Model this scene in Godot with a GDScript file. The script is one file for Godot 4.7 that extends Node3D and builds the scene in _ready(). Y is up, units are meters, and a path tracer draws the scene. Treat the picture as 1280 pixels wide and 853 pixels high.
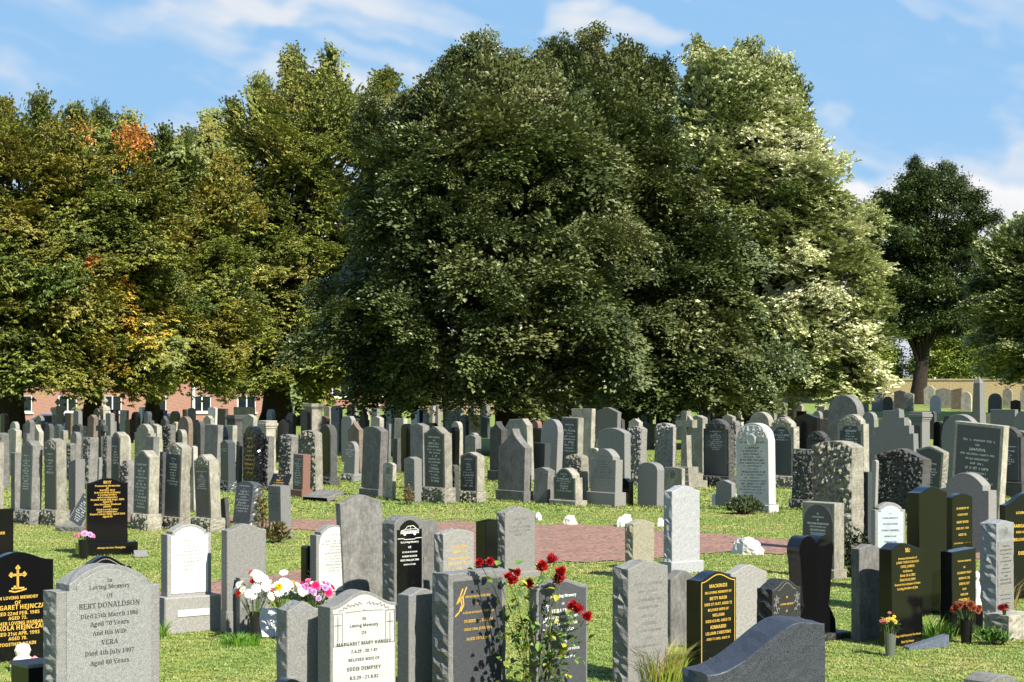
extends Node3D

const EYE := 2.7
const FOCAL := 2400.0   # of a 1280 x 853 frame

const STONES = [
	[-12.12,0.0,-45.63,-50,0.383,1.35,0.2,"seg",0.046,"ws",{"rock":"f"},"tall rock-faced headstone with a smooth pale flank, end of its row","headstones in the older rows beyond the red path"],
	[-10.22,0.0,-38.12,-50,0.231,1.382,0.159,"flat",0,"ss",{},"pale sandstone headstone standing beside the two lettered slate-grey ones","headstones in the older rows beyond the red path"],
	[-9.86,0.0,-38.12,-50,0.177,1.175,0.121,"flat",0,"ws",{},"plain grey slab close against the lettered slate-grey headstone","headstones in the older rows beyond the red path"],
	[-8.79,0.0,-35.03,-50,0.466,1.518,0.2,"ogee",0.093,"ws",{"pl":[0.263,1.25,1],"pn":["dg",0.1,0.03,0.97,"ogee"],"lt":["w",14,0.28,0.8]},"grey headstone with narrow dark panel of white lettering, beside plain grey slab","headstones in the older rows beyond the red path"],
	[-8.24,0.0,-34.65,-50,0.48,1.574,0.2,"gable",0.072,"ss",{"pl":[0.289,1.2,1],"pn":["dg",0.08,0.02,0.86,"flat"],"lt":["w",7,0.5,0.8],"cv":1},"headstone with large slate-grey panel and carved crest, next to leaning tablet","headstones in the older rows beyond the red path"],
	[-8.17,0.0,-36.0,-50,0.282,1.14,0.194,"slant",0.056,"gg",{},"smooth grey slab with bright flank behind the leaning tablet","headstones in the older rows beyond the red path"],
	[-9.83,0.0,-45.63,-50,0.13,0.761,0.089,"step",0.059,"gg",{},"tiny stepped grey stone pillar behind black gold-lettered memorial","headstones in the older rows beyond the red path"],
	[-9.05,0.0,-41.01,-50,0.32,1.384,0.2,"flat",0,"ws",{"rock":"f"},"rock-faced headstone with pale smooth flank behind black gold-lettered memorial","headstones in the older rows beyond the red path"],
	[-8.85,0.0,-41.81,-50,0.179,1.394,0.123,"flat",0,"ws",{"rock":"f"},"narrow rock-faced slab beside headstone with round-headed dark inset","headstones in the older rows beyond the red path"],
	[-8.39,0.0,-41.01,-50,0.4,1.504,0.2,"shoulder",0.112,"ss",{"pn":["dg",0.1,0.05,0.97,"round"],"lt":["w",7,0.55,0.82]},"sandstone headstone with round-headed dark inset panel and white lettering","headstones in the older rows beyond the red path"],
	[-7.42,0.0,-37.03,-50,0.338,1.065,0.2,"round",0.169,"ws",{"rock":"f"},"rock-faced round-topped headstone beside black gold-lettered memorial","headstones in the older rows beyond the red path"],
	[-6.44,0.0,-33.75,-50,0.549,1.392,0.2,"ogee",0.11,"ss",{"pl":[0.281,1.15,1],"pn":["dg",0.07,0.02,0.97,"ogee"],"lt":["w",14,0.08,0.8]},"headstone with pointed slate panel fully lettered in white, rough block base","headstones in the older rows beyond the red path"],
	[-6.64,0.0,-36.4,-50,0.13,1.259,0.089,"flat",0,"sd",{"rock":"f"},"dark rock-faced slab squeezed between two lettered slate panels","headstones in the older rows beyond the red path"],
	[-5.89,0.0,-33.75,-50,0.549,1.533,0.2,"gable",0.082,"ss",{"pl":[0.225,1.15,1],"pn":["dg",0.07,0.02,0.84,"flat"],"lt":["w",10,0.42,0.8],"cv":1},"tall headstone with slate panel lettered in two blocks, carved crest, rough base","headstones in the older rows beyond the red path"],
	[-5.28,0.0,-33.4,-50,0.519,1.336,0.2,"ogee",0.104,"ss",{"pl":[0.237,1.2,1],"pn":["dg",0.07,0.03,0.8,"flat"],"lt":["w",9,0.45,0.75],"cv":1},"headstone with slate panel under carved scrollwork, pale base with rough front","headstones in the older rows beyond the red path"],
	[-6.61,0.0,-44.69,-50,0.341,1.21,0.2,"ogee",0.068,"dg",{"pl":[0.261,1.15,1],"lt":["w",3,0.72,0.8]},"dark grey headstone with short lettering near its top, on rough plinth","headstones in the older rows beyond the red path"],
	[-6.16,0.0,-45.63,-50,0.59,1.502,0.2,"shoulder",0.165,"bk",{"lt":["g",9,0.25,0.85],"rock":"s"},"glossy black round-shouldered headstone with gold lettering among rock-faced stones","headstones in the older rows beyond the red path"],
	[-5.81,0.0,-45.63,-50,0.244,1.274,0.168,"seg",0.029,"ws",{"rock":"f"},"rock-faced headstone behind the black gold-lettered plaque","headstones in the older rows beyond the red path"],
	[-6.6,0.0,-46.29,-50,0.165,1.119,0.113,"flat",0,"sd",{"rock":"f"},"dark rough slab against the glossy black round-shouldered headstone","headstones in the older rows beyond the red path"],
	[-5.35,0.0,-45.63,-50,0.501,1.312,0.2,"seg",0.06,"ws",{"rock":"f"},"rock-faced headstone with curved top behind the red granite one","headstones in the older rows beyond the red path"],
	[-4.61,0.0,-44.08,-50,0.676,1.451,0.2,"seg",0.081,"ss",{"rock":"f"},"broad rock-faced headstone with bright smooth flank above fallen tablet","headstones in the older rows beyond the red path"],
	[-4.68,0.0,-42.63,-50,0.397,0.959,0.2,"flat",0,"rg",{"pl":[0.178,1.25,0],"pn":["dg",0.08,0.05,0.95,"flat"],"lt":["w",12,0.1,0.9]},"small red granite headstone with dark lettered front","headstones in the older rows beyond the red path"],
	[-4.53,0.0,-47.3,-50,0.497,1.498,0.2,"round",0.249,"sd",{"pl":[0.217,1.2,1],"pn":["bk",0.14,0.08,0.93,"round"]},"dark headstone with deep round-headed niche panel on rough plinth","headstones in the older rows beyond the red path"],
	[-4.11,0.0,-49.09,-50,0.47,1.023,0.14,"round",0.235,"gg",{"pl":[0.205,1.25,1],"lt":["w",6,0.5,0.9]},"small grey round-topped headstone with white lettering on rough block","headstones in the older rows beyond the red path"],
	[-3.1,0.0,-42.91,-50,0.68,1.574,0.2,"seg",0.082,"ws",{"pl":[0.179,1.1,0],"roll":-4},"tall plain grey slab leaning sideways on a dark plinth","headstones in the older rows beyond the red path"],
	[-2.7,0.0,-42.08,-50,0.372,0.806,0.1,"seg",0.045,"cr",{"em":1},"pale war grave headstone with small round emblem beside leaning slab","headstones in the older rows beyond the red path"],
	[-2.11,0.0,-41.01,-50,0.373,0.974,0.2,"gable",0.056,"gg",{"lt":["d",8,0.35,0.85]},"grey gabled headstone with worn lettering behind the dead rose stump","headstones in the older rows beyond the red path"],
	[-2.18,0.0,-45.63,-50,0.501,1.578,0.2,"gable",0.075,"ws",{},"tall plain gabled headstone close beside the fully lettered slate one","headstones in the older rows beyond the red path"],
	[-1.56,0.0,-40.75,-50,0.713,1.63,0.2,"ogee",0.143,"ss",{"pl":[0.34,1.15,1],"pn":["dg",0.07,0.02,0.96,"ogee"],"lt":["w",15,0.08,0.85]},"tall headstone with slate panel lettered all over, on rock-faced block","headstones in the older rows beyond the red path"],
	[-1.22,0.0,-41.01,-50,0.19,0.803,0.13,"round",0.095,"sd",{"rock":"f"},"dark rough round-headed slab behind the tall fully lettered headstone","headstones in the older rows beyond the red path"],
	[-0.85,0.0,-41.01,-50,0.586,1.077,0.2,"gable",0.088,"ss",{"pl":[0.239,1.1,1],"pn":["dg",0.08,0.03,0.95,"gable"],"lt":["w",11,0.1,0.85]},"short slate-panelled headstone with gabled top on rock-faced block","headstones in the older rows beyond the red path"],
	[-1.01,0.0,-49.85,-50,0.44,1.163,0.2,"seg",0.053,"ws",{},"plain grey slab with bright flank behind the short slate-panelled headstone","headstones in the older rows beyond the red path"],
	[-0.35,0.0,-49.09,-50,0.462,1.534,0.2,"peak",0.208,"sd",{"pl":[0.286,1.2,0]},"dark sandstone headstone with urn-like pointed head beside big tree trunk","headstones in the older rows beyond the red path"],
	[0.05,0.0,-41.27,-50,0.885,1.565,0.2,"peak",0.398,"ws",{"pl":[0.241,1.08,0]},"tall water-stained headstone with concave peaked top on sandy plinth","headstones in the older rows beyond the red path"],
	[0.23,0.0,-49.85,-50,0.86,1.578,0.2,"cut",0.172,"ss",{"em":1},"wide sandstone headstone with carved motif and rounded bright edge","headstones in the older rows beyond the red path"],
	[1.02,0.0,-51.02,-50,0.688,1.552,0.2,"round",0.344,"gg",{},"large grey round-arched slab with diagonal shadow across its face","headstones in the older rows beyond the red path"],
	[0.74,0.0,-49.85,-50,0.505,0.955,0.2,"flat",0,"dg",{},"square dark grey headstone with bright flank before the round-arched slab","headstones in the older rows beyond the red path"],
	[1.64,0.0,-52.68,-50,0.684,1.559,0.2,"flat",0,"ss",{"pn":["dg",0.05,0.02,0.98,"flat"],"lt":["w",10,0.4,0.9]},"headstone with tall slate panel and white lettering in its upper half","headstones in the older rows beyond the red path"],
	[0.66,0.0,-40.75,-50,0.449,0.764,0.2,"gable",0.067,"ws",{},"small plain grey headstone with low gable, beside small dark lettered one","headstones in the older rows beyond the red path"],
	[1.17,0.0,-40.0,-50,0.695,0.783,0.2,"shoulder",0.195,"ss",{"pl":[0.117,1.2,0],"pn":["dg",0.06,0.04,0.96,"shoulder"],"lt":["w",8,0.25,0.85]},"small headstone with dark curved panel and white border on pale base","headstones in the older rows beyond the red path"],
	[1.39,0.0,-40.5,-50,0.523,1.046,0.2,"seg",0.063,"ss",{"rock":"f"},"rock-faced headstone with bright flank behind the small dark lettered one","headstones in the older rows beyond the red path"],
	[1.95,0.0,-39.75,-50,0.767,1.193,0.2,"shoulder",0.215,"lg",{"pl":[0.298,1.15,0],"lt":["d",9,0.3,0.85]},"pale weathered headstone with stepped shoulders on white moulded base","headstones in the older rows beyond the red path"],
	[2.04,0.0,-47.65,-50,0.313,0.913,0.1,"seg",0.038,"cr",{},"narrow cream headstone peeping out behind the pale stepped one","headstones in the older rows beyond the red path"],
	[2.44,0.0,-45.63,-50,0.915,1.464,0.2,"seg",0.11,"gg",{},"tall coarse grey granite headstone with plain face behind pale stepped one","headstones in the older rows beyond the red path"],
	[2.38,0.0,-40.0,-50,0.324,0.567,0.12,"ogee",0.065,"bk",{},"low dark slab beside the mossy block","headstones in the older rows beyond the red path"],
	[3.08,0.0,-47.65,-50,0.503,1.449,0.2,"seg",0.06,"lg",{"rock":"f","pl":[0.238,1.1,1]},"sparkling rock-faced headstone on low plinth beside tall coarse granite one","headstones in the older rows beyond the red path"],
	[2.85,0.0,-39.51,-50,0.581,0.922,0.2,"round",0.145,"gg",{},"grey granite headstone with softly rounded head and bright tapering flank","headstones in the older rows beyond the red path"],
	[3.75,0.0,-47.3,-50,0.528,1.537,0.2,"seg",0.063,"lg",{"rock":"f","pl":[0.256,1.1,0]},"rock-faced pale headstone behind the cream emblem headstone","headstones in the older rows beyond the red path"],
	[3.54,0.0,-41.81,-50,0.558,0.714,0.1,"seg",0.028,"cr",{"em":1},"cream war grave headstone with dark round emblem, flat slightly curved top","headstones in the older rows beyond the red path"],
	[5.17,0.0,-53.11,-50,0.485,1.616,0.2,"gable",0.073,"ss",{},"pale sandstone gabled slab beside the ringed cross","headstones in the older rows beyond the red path"],
	[5.03,0.0,-46.62,-50,0.85,1.651,0.2,"shoulder",0.238,"sd",{"pl":[0.272,1.15,1],"pn":["dg",0.1,0.03,0.86,"ogee"],"lt":["w",10,0.45,0.8],"cv":1,"rock":"s"},"headstone with slate arched panel under carved arch, on dark rough plinth","headstones in the older rows beyond the red path"],
	[6.53,0.0,-56.35,-50,0.281,1.385,0.193,"round",0.141,"ws",{"rock":"f"},"rough round-headed slab behind the slate arched panel headstone","headstones in the older rows beyond the red path"],
	[4.85,0.0,-38.12,-50,0.874,1.763,0.2,"round",0.349,"wh",{"lt":["k",18,0.12,0.78],"rd":1,"pl":[0.159,1.1,0]},"tall white headstone covered in dark lettering with carved roundel head","headstones in the older rows beyond the red path"],
	[4.38,0.0,-39.27,-50,0.443,0.573,0.12,"gable",0.066,"lg",{},"very small grey headstone flanked by low white kerb posts","headstones in the older rows beyond the red path"],
	[6.74,0.0,-51.84,-50,0.77,1.728,0.2,"round",0.385,"ss",{},"sunlit sandstone round-headed slab behind the tall white lettered one","headstones in the older rows beyond the red path"],
	[6.58,0.0,-46.29,-50,0.782,1.697,0.2,"shoulder",0.219,"ss",{"pl":[0.289,1.15,1],"pn":["dg",0.1,0.02,0.84,"round"],"lt":["w",5,0.6,0.8],"cv":1,"rock":"s"},"headstone with slate panel, carved arch head and lettering in upper third","headstones in the older rows beyond the red path"],
	[5.94,0.0,-38.8,-50,0.592,1.213,0.2,"flat",0,"ws",{"pl":[0.21,1.15,1],"rock":"f"},"squat rock-faced headstone on a rough plinth against the huge rock-faced one","headstones in the older rows beyond the red path"],
	[5.0,0.0,-29.45,-50,0.793,1.706,0.28,"seg",0.095,"ss",{"rock":"F"},"huge rock-faced headstone with deep chiselled front and pale flank","headstones in the older rows beyond the red path"],
	[9.23,0.0,-53.11,-50,1.089,2.169,0.3,"round",0.544,"ws",{},"massive dark round-headed slab with pale rim towering over its row","headstones in the older rows beyond the red path"],
	[8.24,0.0,-46.29,-50,0.812,1.774,0.2,"shoulder",0.227,"ss",{"pl":[0.27,1.15,1],"pn":["dg",0.1,0.03,0.86,"shoulder"],"lt":["w",10,0.4,0.85],"cv":1},"headstone with shouldered slate panel lettered in white behind huge rock-faced one","headstones in the older rows beyond the red path"],
	[7.67,0.0,-48.0,-50,0.602,1.32,0.2,"shoulder",0.168,"sd",{"pn":["dg",0.12,0.05,0.8,"gable"],"cv":1},"small shouldered dark headstone peeking above the squat rock-faced one","headstones in the older rows beyond the red path"],
	[9.96,0.0,-49.85,-50,1.41,1.807,0.2,"step",0.634,"gg",{},"broad coarse granite headstone with stepped top and bright stepped flank","headstones in the older rows beyond the red path"],
	[7.68,0.0,-38.12,-50,1.247,1.271,0.26,"gable",0.187,"sd",{"rock":"F"},"broad black rock-faced headstone with smooth grey flank","headstones in the older rows beyond the red path"],
	[7.19,0.0,-38.12,-50,0.122,1.032,0.084,"round",0.061,"lg",{},"slim pale round-headed post beside the broad black rock-faced headstone","headstones in the older rows beyond the red path"],
	[9.27,0.0,-42.63,-50,0.756,1.155,0.2,"gable",0.113,"ss",{"pn":["dg",0.07,0.02,0.96,"gable"],"lt":["w",8,0.3,0.7],"rock":"s","roll":-5},"leaning headstone with dark lettered panel and rough white flank","headstones in the older rows beyond the red path"],
	[7.0,0.0,-29.45,-50,0.907,1.215,0.2,"shoulder",0.254,"lg",{},"plain pale grey shouldered headstone with bright stepped flank","headstones in the older rows beyond the red path"],
	[8.81,0.0,-36.4,-50,1.119,1.805,0.17,"flat",0,"cr",{"pn":["dg",0.06,0.03,0.97,"flat"],"lt":["w",11,0.32,0.85],"roll":-4},"tall leaning headstone with dark lettered panel framed in cream stone","headstones in the older rows beyond the red path"],
	[11.29,0.0,-48.0,-50,1.1,1.74,0.2,"round",0.55,"gg",{},"round-headed grey slab with pale rim behind the leaning framed headstone","headstones in the older rows beyond the red path"],
	[11.02,0.0,-42.63,-50,0.839,1.581,0.2,"shoulder",0.235,"sd",{"pl":[0.355,1.15,0],"pn":["dg",0.08,0.03,0.95,"shoulder"],"lt":["w",9,0.3,0.65]},"slate headstone with curved head and white lettering on carved plinth","headstones in the older rows beyond the red path"],
	[4.17,0.0,-25.71,-50,0.562,1.007,0.2,"flat",0,"ss",{"pl":[0.129,1.1,0],"pn":["dg",0.04,0.02,0.97,"round"],"tx":"william"},"flat-topped headstone with dark pointed-arch panel and white lettering beside climbing shrub","headstones in the older rows beyond the red path"],
	[5.44,0.0,-29.45,-50,0.147,1.227,0.101,"flat",0,"dg",{},"narrow dark slab behind the huge rock-faced headstone","headstones in the older rows beyond the red path"],
	[-4.84,0.0,-34.84,-50,0.573,0.784,0.22,"seg",0.069,"dg",{"lt":["w",10,0.3,0.92],"rock":"s","tilt":-8},"slate desk-shaped tablet with white lettering on rough grey stone","headstones in the older rows beyond the red path"],
	[-5.05,0.0,-33.93,-50,0.169,0.551,0.08,"slant",0.034,"sd",{"roll":8},"leaning black slab with white edge beside slate desk tablet","headstones in the older rows beyond the red path"],
	[-3.86,0.0,-31.92,-50,0.382,0.878,0.2,"flat",0,"gg",{"pl":[0.106,1.15,0],"lt":["d",10,0.45,0.95]},"weathered grey headstone with worn lettering and pale flank above dead plant","headstones in the older rows beyond the red path"],
	[-6.31,0.0,-38.12,-50,0.149,1.302,0.103,"seg",0.018,"cr",{},"pale slab half hidden between two tall slate-panelled headstones","headstones in the older rows beyond the red path"],
	[-13.47,0.0,-51.84,-50,0.515,1.274,0.16,"seg",0.062,"ss",{},"buff sandstone headstone with shallow curved top below the yellowing trees","headstones below the yellowing trees"],
	[-14.25,0.0,-56.35,-50,0.248,1.01,0.16,"flat",0,"ws",{},"narrow weathered grey sandstone headstone with flat top below the yellowing trees","headstones below the yellowing trees"],
	[-14.58,0.0,-58.91,-50,0.497,1.203,0.16,"peak",0.223,"cr",{},"cream limestone headstone with sharply peaked top below the yellowing trees","headstones below the yellowing trees"],
	[-14.47,0.0,-60.0,-50,0.354,1.2,0.16,"round",0.177,"sd",{},"narrow sooty dark sandstone headstone with fully round top below the yellowing trees","headstones below the yellowing trees"],
	[-17.1,0.0,-67.5,-50,0.247,1.013,0.16,"round",0.123,"sd",{},"narrow sooty dark sandstone headstone with fully round top below the yellowing trees","headstones below the yellowing trees"],
	[-13.14,0.0,-56.35,-50,0.221,1.103,0.152,"seg",0.027,"ss",{},"narrow buff sandstone headstone with shallow curved top below the yellowing trees","headstones below the yellowing trees"],
	[-11.45,0.0,-49.85,-50,0.294,0.955,0.16,"seg",0.035,"ws",{"rock":"f"},"narrow rock-faced weathered grey sandstone headstone with shallow curved top below the yellowing trees","headstones below the yellowing trees"],
	[-12.31,0.0,-54.0,-50,0.369,1.125,0.16,"round",0.185,"ws",{},"narrow weathered grey sandstone headstone with fully round top below the yellowing trees","headstones below the yellowing trees"],
	[-15.86,0.0,-64.8,-50,0.271,1.188,0.16,"round",0.136,"bk",{},"narrow polished black granite headstone with fully round top below the yellowing trees","headstones below the yellowing trees"],
	[-14.66,0.0,-64.8,-50,0.565,1.08,0.16,"gable",0.085,"sd",{},"sooty dark sandstone headstone with low gabled top below the yellowing trees","headstones below the yellowing trees"],
	[-9.18,0.0,-48.0,-50,0.805,1.5,0.16,"shoulder",0.225,"ss",{},"tall broad buff sandstone headstone with shouldered top below the yellowing trees","headstones below the yellowing trees"],
	[-8.73,0.0,-46.29,-50,0.379,1.234,0.16,"flat",0,"ws",{},"narrow weathered grey sandstone headstone with flat top below the yellowing trees","headstones below the yellowing trees"],
	[-10.0,0.0,-54.0,-50,0.474,1.35,0.16,"gable",0.071,"ss",{},"buff sandstone headstone with low gabled top below the yellowing trees","headstones below the yellowing trees"],
	[-9.64,0.0,-54.0,-50,0.404,1.328,0.16,"seg",0.049,"ws",{"rock":"f"},"rock-faced weathered grey sandstone headstone with shallow curved top below the yellowing trees","headstones below the yellowing trees"],
	[-9.28,0.0,-54.0,-50,0.404,1.193,0.16,"round",0.202,"ss",{},"buff sandstone headstone with fully round top below the yellowing trees","headstones below the yellowing trees"],
	[-9.13,0.0,-56.35,-50,0.248,1.362,0.16,"round",0.124,"sd",{},"narrow sooty dark sandstone headstone with fully round top below the yellowing trees","headstones below the yellowing trees"],
	[-7.91,0.0,-50.62,-50,0.663,1.413,0.16,"flat",0,"ws",{},"broad weathered grey sandstone headstone with flat top below the yellowing trees","headstones below the yellowing trees"],
	[-8.26,0.0,-56.35,-50,0.394,1.244,0.16,"flat",0,"cr",{},"cream limestone headstone with flat top below the yellowing trees","headstones below the yellowing trees"],
	[-10.32,0.0,-72.0,-50,1.209,1.23,0.16,"flat",0,"sd",{},"broad sooty dark sandstone headstone with flat top below the yellowing trees","headstones below the yellowing trees"],
	[-5.28,0.0,-61.71,-50,0.329,1.08,0.16,"seg",0.04,"bk",{},"narrow polished black granite headstone with shallow curved top below the yellowing trees","headstones below the yellowing trees"],
	[-4.3,0.0,-53.11,-50,0.532,1.439,0.16,"peak",0.24,"bs",{},"brownish sandstone headstone with sharply peaked top below the yellowing trees","headstones below the yellowing trees"],
	[-5.53,0.0,-72.0,-50,0.416,1.08,0.16,"seg",0.05,"bk",{},"polished black granite headstone with shallow curved top below the yellowing trees","headstones below the yellowing trees"],
	[-4.37,0.0,-63.53,-50,0.468,1.244,0.16,"round",0.234,"bk",{},"polished black granite headstone with fully round top below the yellowing trees","headstones below the yellowing trees"],
	[-3.61,0.0,-61.71,-50,0.489,1.337,0.16,"flat",0,"cr",{},"cream limestone headstone with flat top below the yellowing trees","headstones below the yellowing trees"],
	[-3.24,0.0,-54.0,-50,0.231,0.945,0.159,"flat",0,"sd",{},"narrow sooty dark sandstone headstone with flat top below the yellowing trees","headstones below the yellowing trees"],
	[-2.9,0.0,-53.11,-50,0.36,1.372,0.16,"round",0.18,"bk",{},"narrow polished black granite headstone with fully round top below the yellowing trees","headstones below the yellowing trees"],
	[-1.68,0.0,-58.91,-50,0.382,1.301,0.16,"round",0.191,"cr",{},"cream limestone headstone with fully round top below the yellowing trees","headstones below the yellowing trees"],
	[-1.62,0.0,-54.0,-50,0.231,1.26,0.159,"round",0.116,"bk",{},"narrow polished black granite headstone with fully round top below the yellowing trees","headstones below the yellowing trees"],
	[-1.27,0.0,-64.8,-50,0.397,1.377,0.16,"flat",0,"cr",{},"cream limestone headstone with flat top below the yellowing trees","headstones below the yellowing trees"],
	[-6.57,0.0,-72.0,-50,0.556,1.59,0.16,"gable",0.083,"lg",{},"tall pale grey granite headstone with low gabled top below the yellowing trees","headstones below the yellowing trees"],
	[-3.8,0.0,-58.91,-50,0.126,1.227,0.087,"flat",0,"ws",{},"narrow weathered grey sandstone headstone with flat top below the yellowing trees","headstones below the yellowing trees"],
	[0.76,0.0,-56.35,-50,0.284,1.385,0.16,"round",0.142,"rg",{},"narrow red granite headstone with fully round top shaded by the dark trees","headstones shaded by the dark trees"],
	[2.15,0.0,-58.91,-50,0.917,1.694,0.16,"flat",0,"ss",{},"tall broad buff sandstone headstone with flat top shaded by the dark trees","headstones shaded by the dark trees"],
	[3.06,0.0,-61.71,-50,1.009,1.697,0.16,"gable",0.151,"gg",{},"tall broad grey granite headstone with low gabled top shaded by the dark trees","headstones shaded by the dark trees"],
	[1.75,0.0,-72.0,-50,0.789,1.38,0.16,"flat",0,"bk",{},"broad polished black granite headstone with flat top shaded by the dark trees","headstones shaded by the dark trees"],
	[2.09,0.0,-86.4,-50,0.705,1.548,0.16,"round",0.353,"cr",{},"tall broad cream limestone headstone with fully round top shaded by the dark trees","headstones shaded by the dark trees"],
	[3.77,0.0,-83.08,-50,0.348,1.835,0.16,"flat",0,"cr",{},"tall narrow cream limestone headstone with flat top shaded by the dark trees","headstones shaded by the dark trees"],
	[5.29,0.0,-76.24,-50,0.649,1.429,0.16,"shoulder",0.182,"lg",{},"broad pale grey granite headstone with shouldered top shaded by the dark trees","headstones shaded by the dark trees"],
	[6.04,0.0,-76.24,-50,0.798,1.556,0.16,"round",0.399,"bk",{},"tall broad polished black granite headstone with fully round top shaded by the dark trees","headstones shaded by the dark trees"],
	[7.73,0.0,-76.24,-50,0.748,1.461,0.16,"flat",0,"sd",{},"broad sooty dark sandstone headstone with flat top shaded by the dark trees","headstones shaded by the dark trees"],
	[-2.36,0.0,-86.4,-50,0.425,1.296,0.16,"gable",0.064,"gg",{},"grey granite headstone with low gabled top shaded by the dark trees","headstones shaded by the dark trees"],
	[-1.82,0.0,-86.4,-50,0.425,1.296,0.16,"gable",0.064,"gg",{},"grey granite headstone with low gabled top shaded by the dark trees","headstones shaded by the dark trees"],
	[-1.22,0.0,-86.4,-50,0.481,1.404,0.16,"gable",0.072,"gg",{},"grey granite headstone with low gabled top shaded by the dark trees","headstones shaded by the dark trees"],
	[0.76,0.0,-83.08,-50,0.456,1.454,0.16,"gable",0.068,"gg",{},"grey granite headstone with low gabled top shaded by the dark trees","headstones shaded by the dark trees"],
	[1.32,0.0,-83.08,-50,0.671,1.385,0.16,"gable",0.101,"gg",{},"broad grey granite headstone with low gabled top shaded by the dark trees","headstones shaded by the dark trees"],
	[2.81,0.0,-86.4,-50,0.481,1.404,0.16,"round",0.241,"gg",{},"grey granite headstone with fully round top shaded by the dark trees","headstones shaded by the dark trees"],
	[5.07,0.0,-86.38,-50,0.369,1.404,0.16,"gable",0.055,"gg",{},"narrow grey granite headstone with low gabled top shaded by the dark trees","headstones shaded by the dark trees"],
	[7.05,0.0,-81.0,-50,0.544,1.418,0.16,"round",0.272,"gg",{},"grey granite headstone with fully round top shaded by the dark trees","headstones shaded by the dark trees"],
	[8.29,0.0,-76.24,-50,0.501,1.429,0.16,"gable",0.075,"gg",{},"grey granite headstone with low gabled top shaded by the dark trees","headstones shaded by the dark trees"],
	[8.05,0.0,-72.0,-50,0.18,1.38,0.123,"flat",0,"cr",{},"narrow cream limestone headstone with flat top shaded by the dark trees","headstones shaded by the dark trees"],
	[8.73,0.0,-75.35,-50,0.215,1.381,0.148,"flat",0,"lg",{},"narrow pale grey granite headstone with flat top shaded by the dark trees","headstones shaded by the dark trees"],
	[8.68,0.0,-56.35,-50,0.869,1.597,0.16,"gable",0.13,"bk",{},"tall broad polished black granite headstone with low gabled top below the pale-leaved tree","headstones below the pale-leaved tree"],
	[9.68,0.0,-51.84,-50,0.414,1.728,0.16,"round",0.207,"gg",{},"tall grey granite headstone with fully round top below the pale-leaved tree","headstones below the pale-leaved tree"],
	[12.51,0.0,-86.3,-50,0.369,1.618,0.16,"round",0.184,"cr",{},"tall narrow cream limestone headstone with fully round top below the pale-leaved tree","headstones below the pale-leaved tree"],
	[12.39,0.0,-83.08,-50,0.456,1.592,0.16,"peak",0.205,"ss",{},"tall buff sandstone headstone with sharply peaked top below the pale-leaved tree","headstones below the pale-leaved tree"],
	[10.7,0.0,-83.08,-50,0.456,1.454,0.16,"flat",0,"gg",{},"grey granite headstone with flat top below the pale-leaved tree","headstones below the pale-leaved tree"],
	[11.44,0.0,-86.31,-50,0.185,1.762,0.127,"flat",0,"lg",{},"tall narrow pale grey granite headstone with flat top below the pale-leaved tree","headstones below the pale-leaved tree"],
	[12.71,0.0,-79.02,-50,0.424,1.449,0.16,"flat",0,"cr",{},"cream limestone headstone with flat top below the pale-leaved tree","headstones below the pale-leaved tree"],
	[11.85,0.0,-72.0,-50,0.276,1.44,0.16,"round",0.138,"gg",{},"narrow grey granite headstone with fully round top below the pale-leaved tree","headstones below the pale-leaved tree"],
	[10.26,0.0,-64.8,-50,0.313,1.512,0.16,"round",0.157,"gg",{},"tall narrow grey granite headstone with fully round top below the pale-leaved tree","headstones below the pale-leaved tree"],
	[12.49,0.0,-56.35,-50,0.248,1.362,0.16,"round",0.124,"bk",{},"narrow polished black granite headstone with fully round top below the pale-leaved tree","headstones below the pale-leaved tree"],
	[13.38,0.0,-58.91,-50,0.344,1.473,0.16,"round",0.172,"bk",{},"narrow polished black granite headstone with fully round top below the pale-leaved tree","headstones below the pale-leaved tree"],
	[14.45,0.0,-56.35,-50,0.869,1.714,0.16,"flat",0,"gg",{},"tall broad grey granite headstone with flat top below the pale-leaved tree","headstones below the pale-leaved tree"],
	[14.39,0.0,-54.0,-50,0.544,1.71,0.16,"shoulder",0.152,"gg",{},"tall grey granite headstone with shouldered top below the pale-leaved tree","headstones below the pale-leaved tree"],
	[13.15,0.0,-49.85,-50,0.52,1.288,0.16,"seg",0.062,"ws",{},"weathered grey sandstone headstone with shallow curved top below the pale-leaved tree","headstones below the pale-leaved tree"],
	[11.63,0.0,-83.08,-50,0.456,1.558,0.16,"seg",0.055,"ws",{},"tall weathered grey sandstone headstone with shallow curved top below the pale-leaved tree","headstones below the pale-leaved tree"],
	[22.64,0.74,-112.04,-35,0.686,1.12,0.16,"gable",0.103,"sd",{},"broad sooty dark sandstone headstone with low gabled top close to the boundary wall","headstones close to the boundary wall"],
	[22.76,0.68,-110.12,-35,0.56,1.055,0.16,"gable",0.084,"ss",{},"buff sandstone headstone with low gabled top close to the boundary wall","headstones close to the boundary wall"],
	[25.45,0.85,-116.77,-35,0.72,1.265,0.16,"shoulder",0.201,"cr",{},"broad cream limestone headstone with shouldered top close to the boundary wall","headstones close to the boundary wall"],
	[25.69,0.8,-114.19,-35,1.05,1.19,0.16,"gable",0.157,"ss",{},"broad buff sandstone headstone with low gabled top close to the boundary wall","headstones close to the boundary wall"],
	[23.72,0.59,-107.52,-35,0.599,1.03,0.16,"round",0.299,"wh",{},"white marble headstone with fully round top close to the boundary wall","headstones close to the boundary wall"],
	[25.98,0.74,-112.04,-35,0.629,1.26,0.16,"slant",0.126,"bs",{},"broad brownish sandstone headstone with slanting top close to the boundary wall","headstones close to the boundary wall"],
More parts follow.
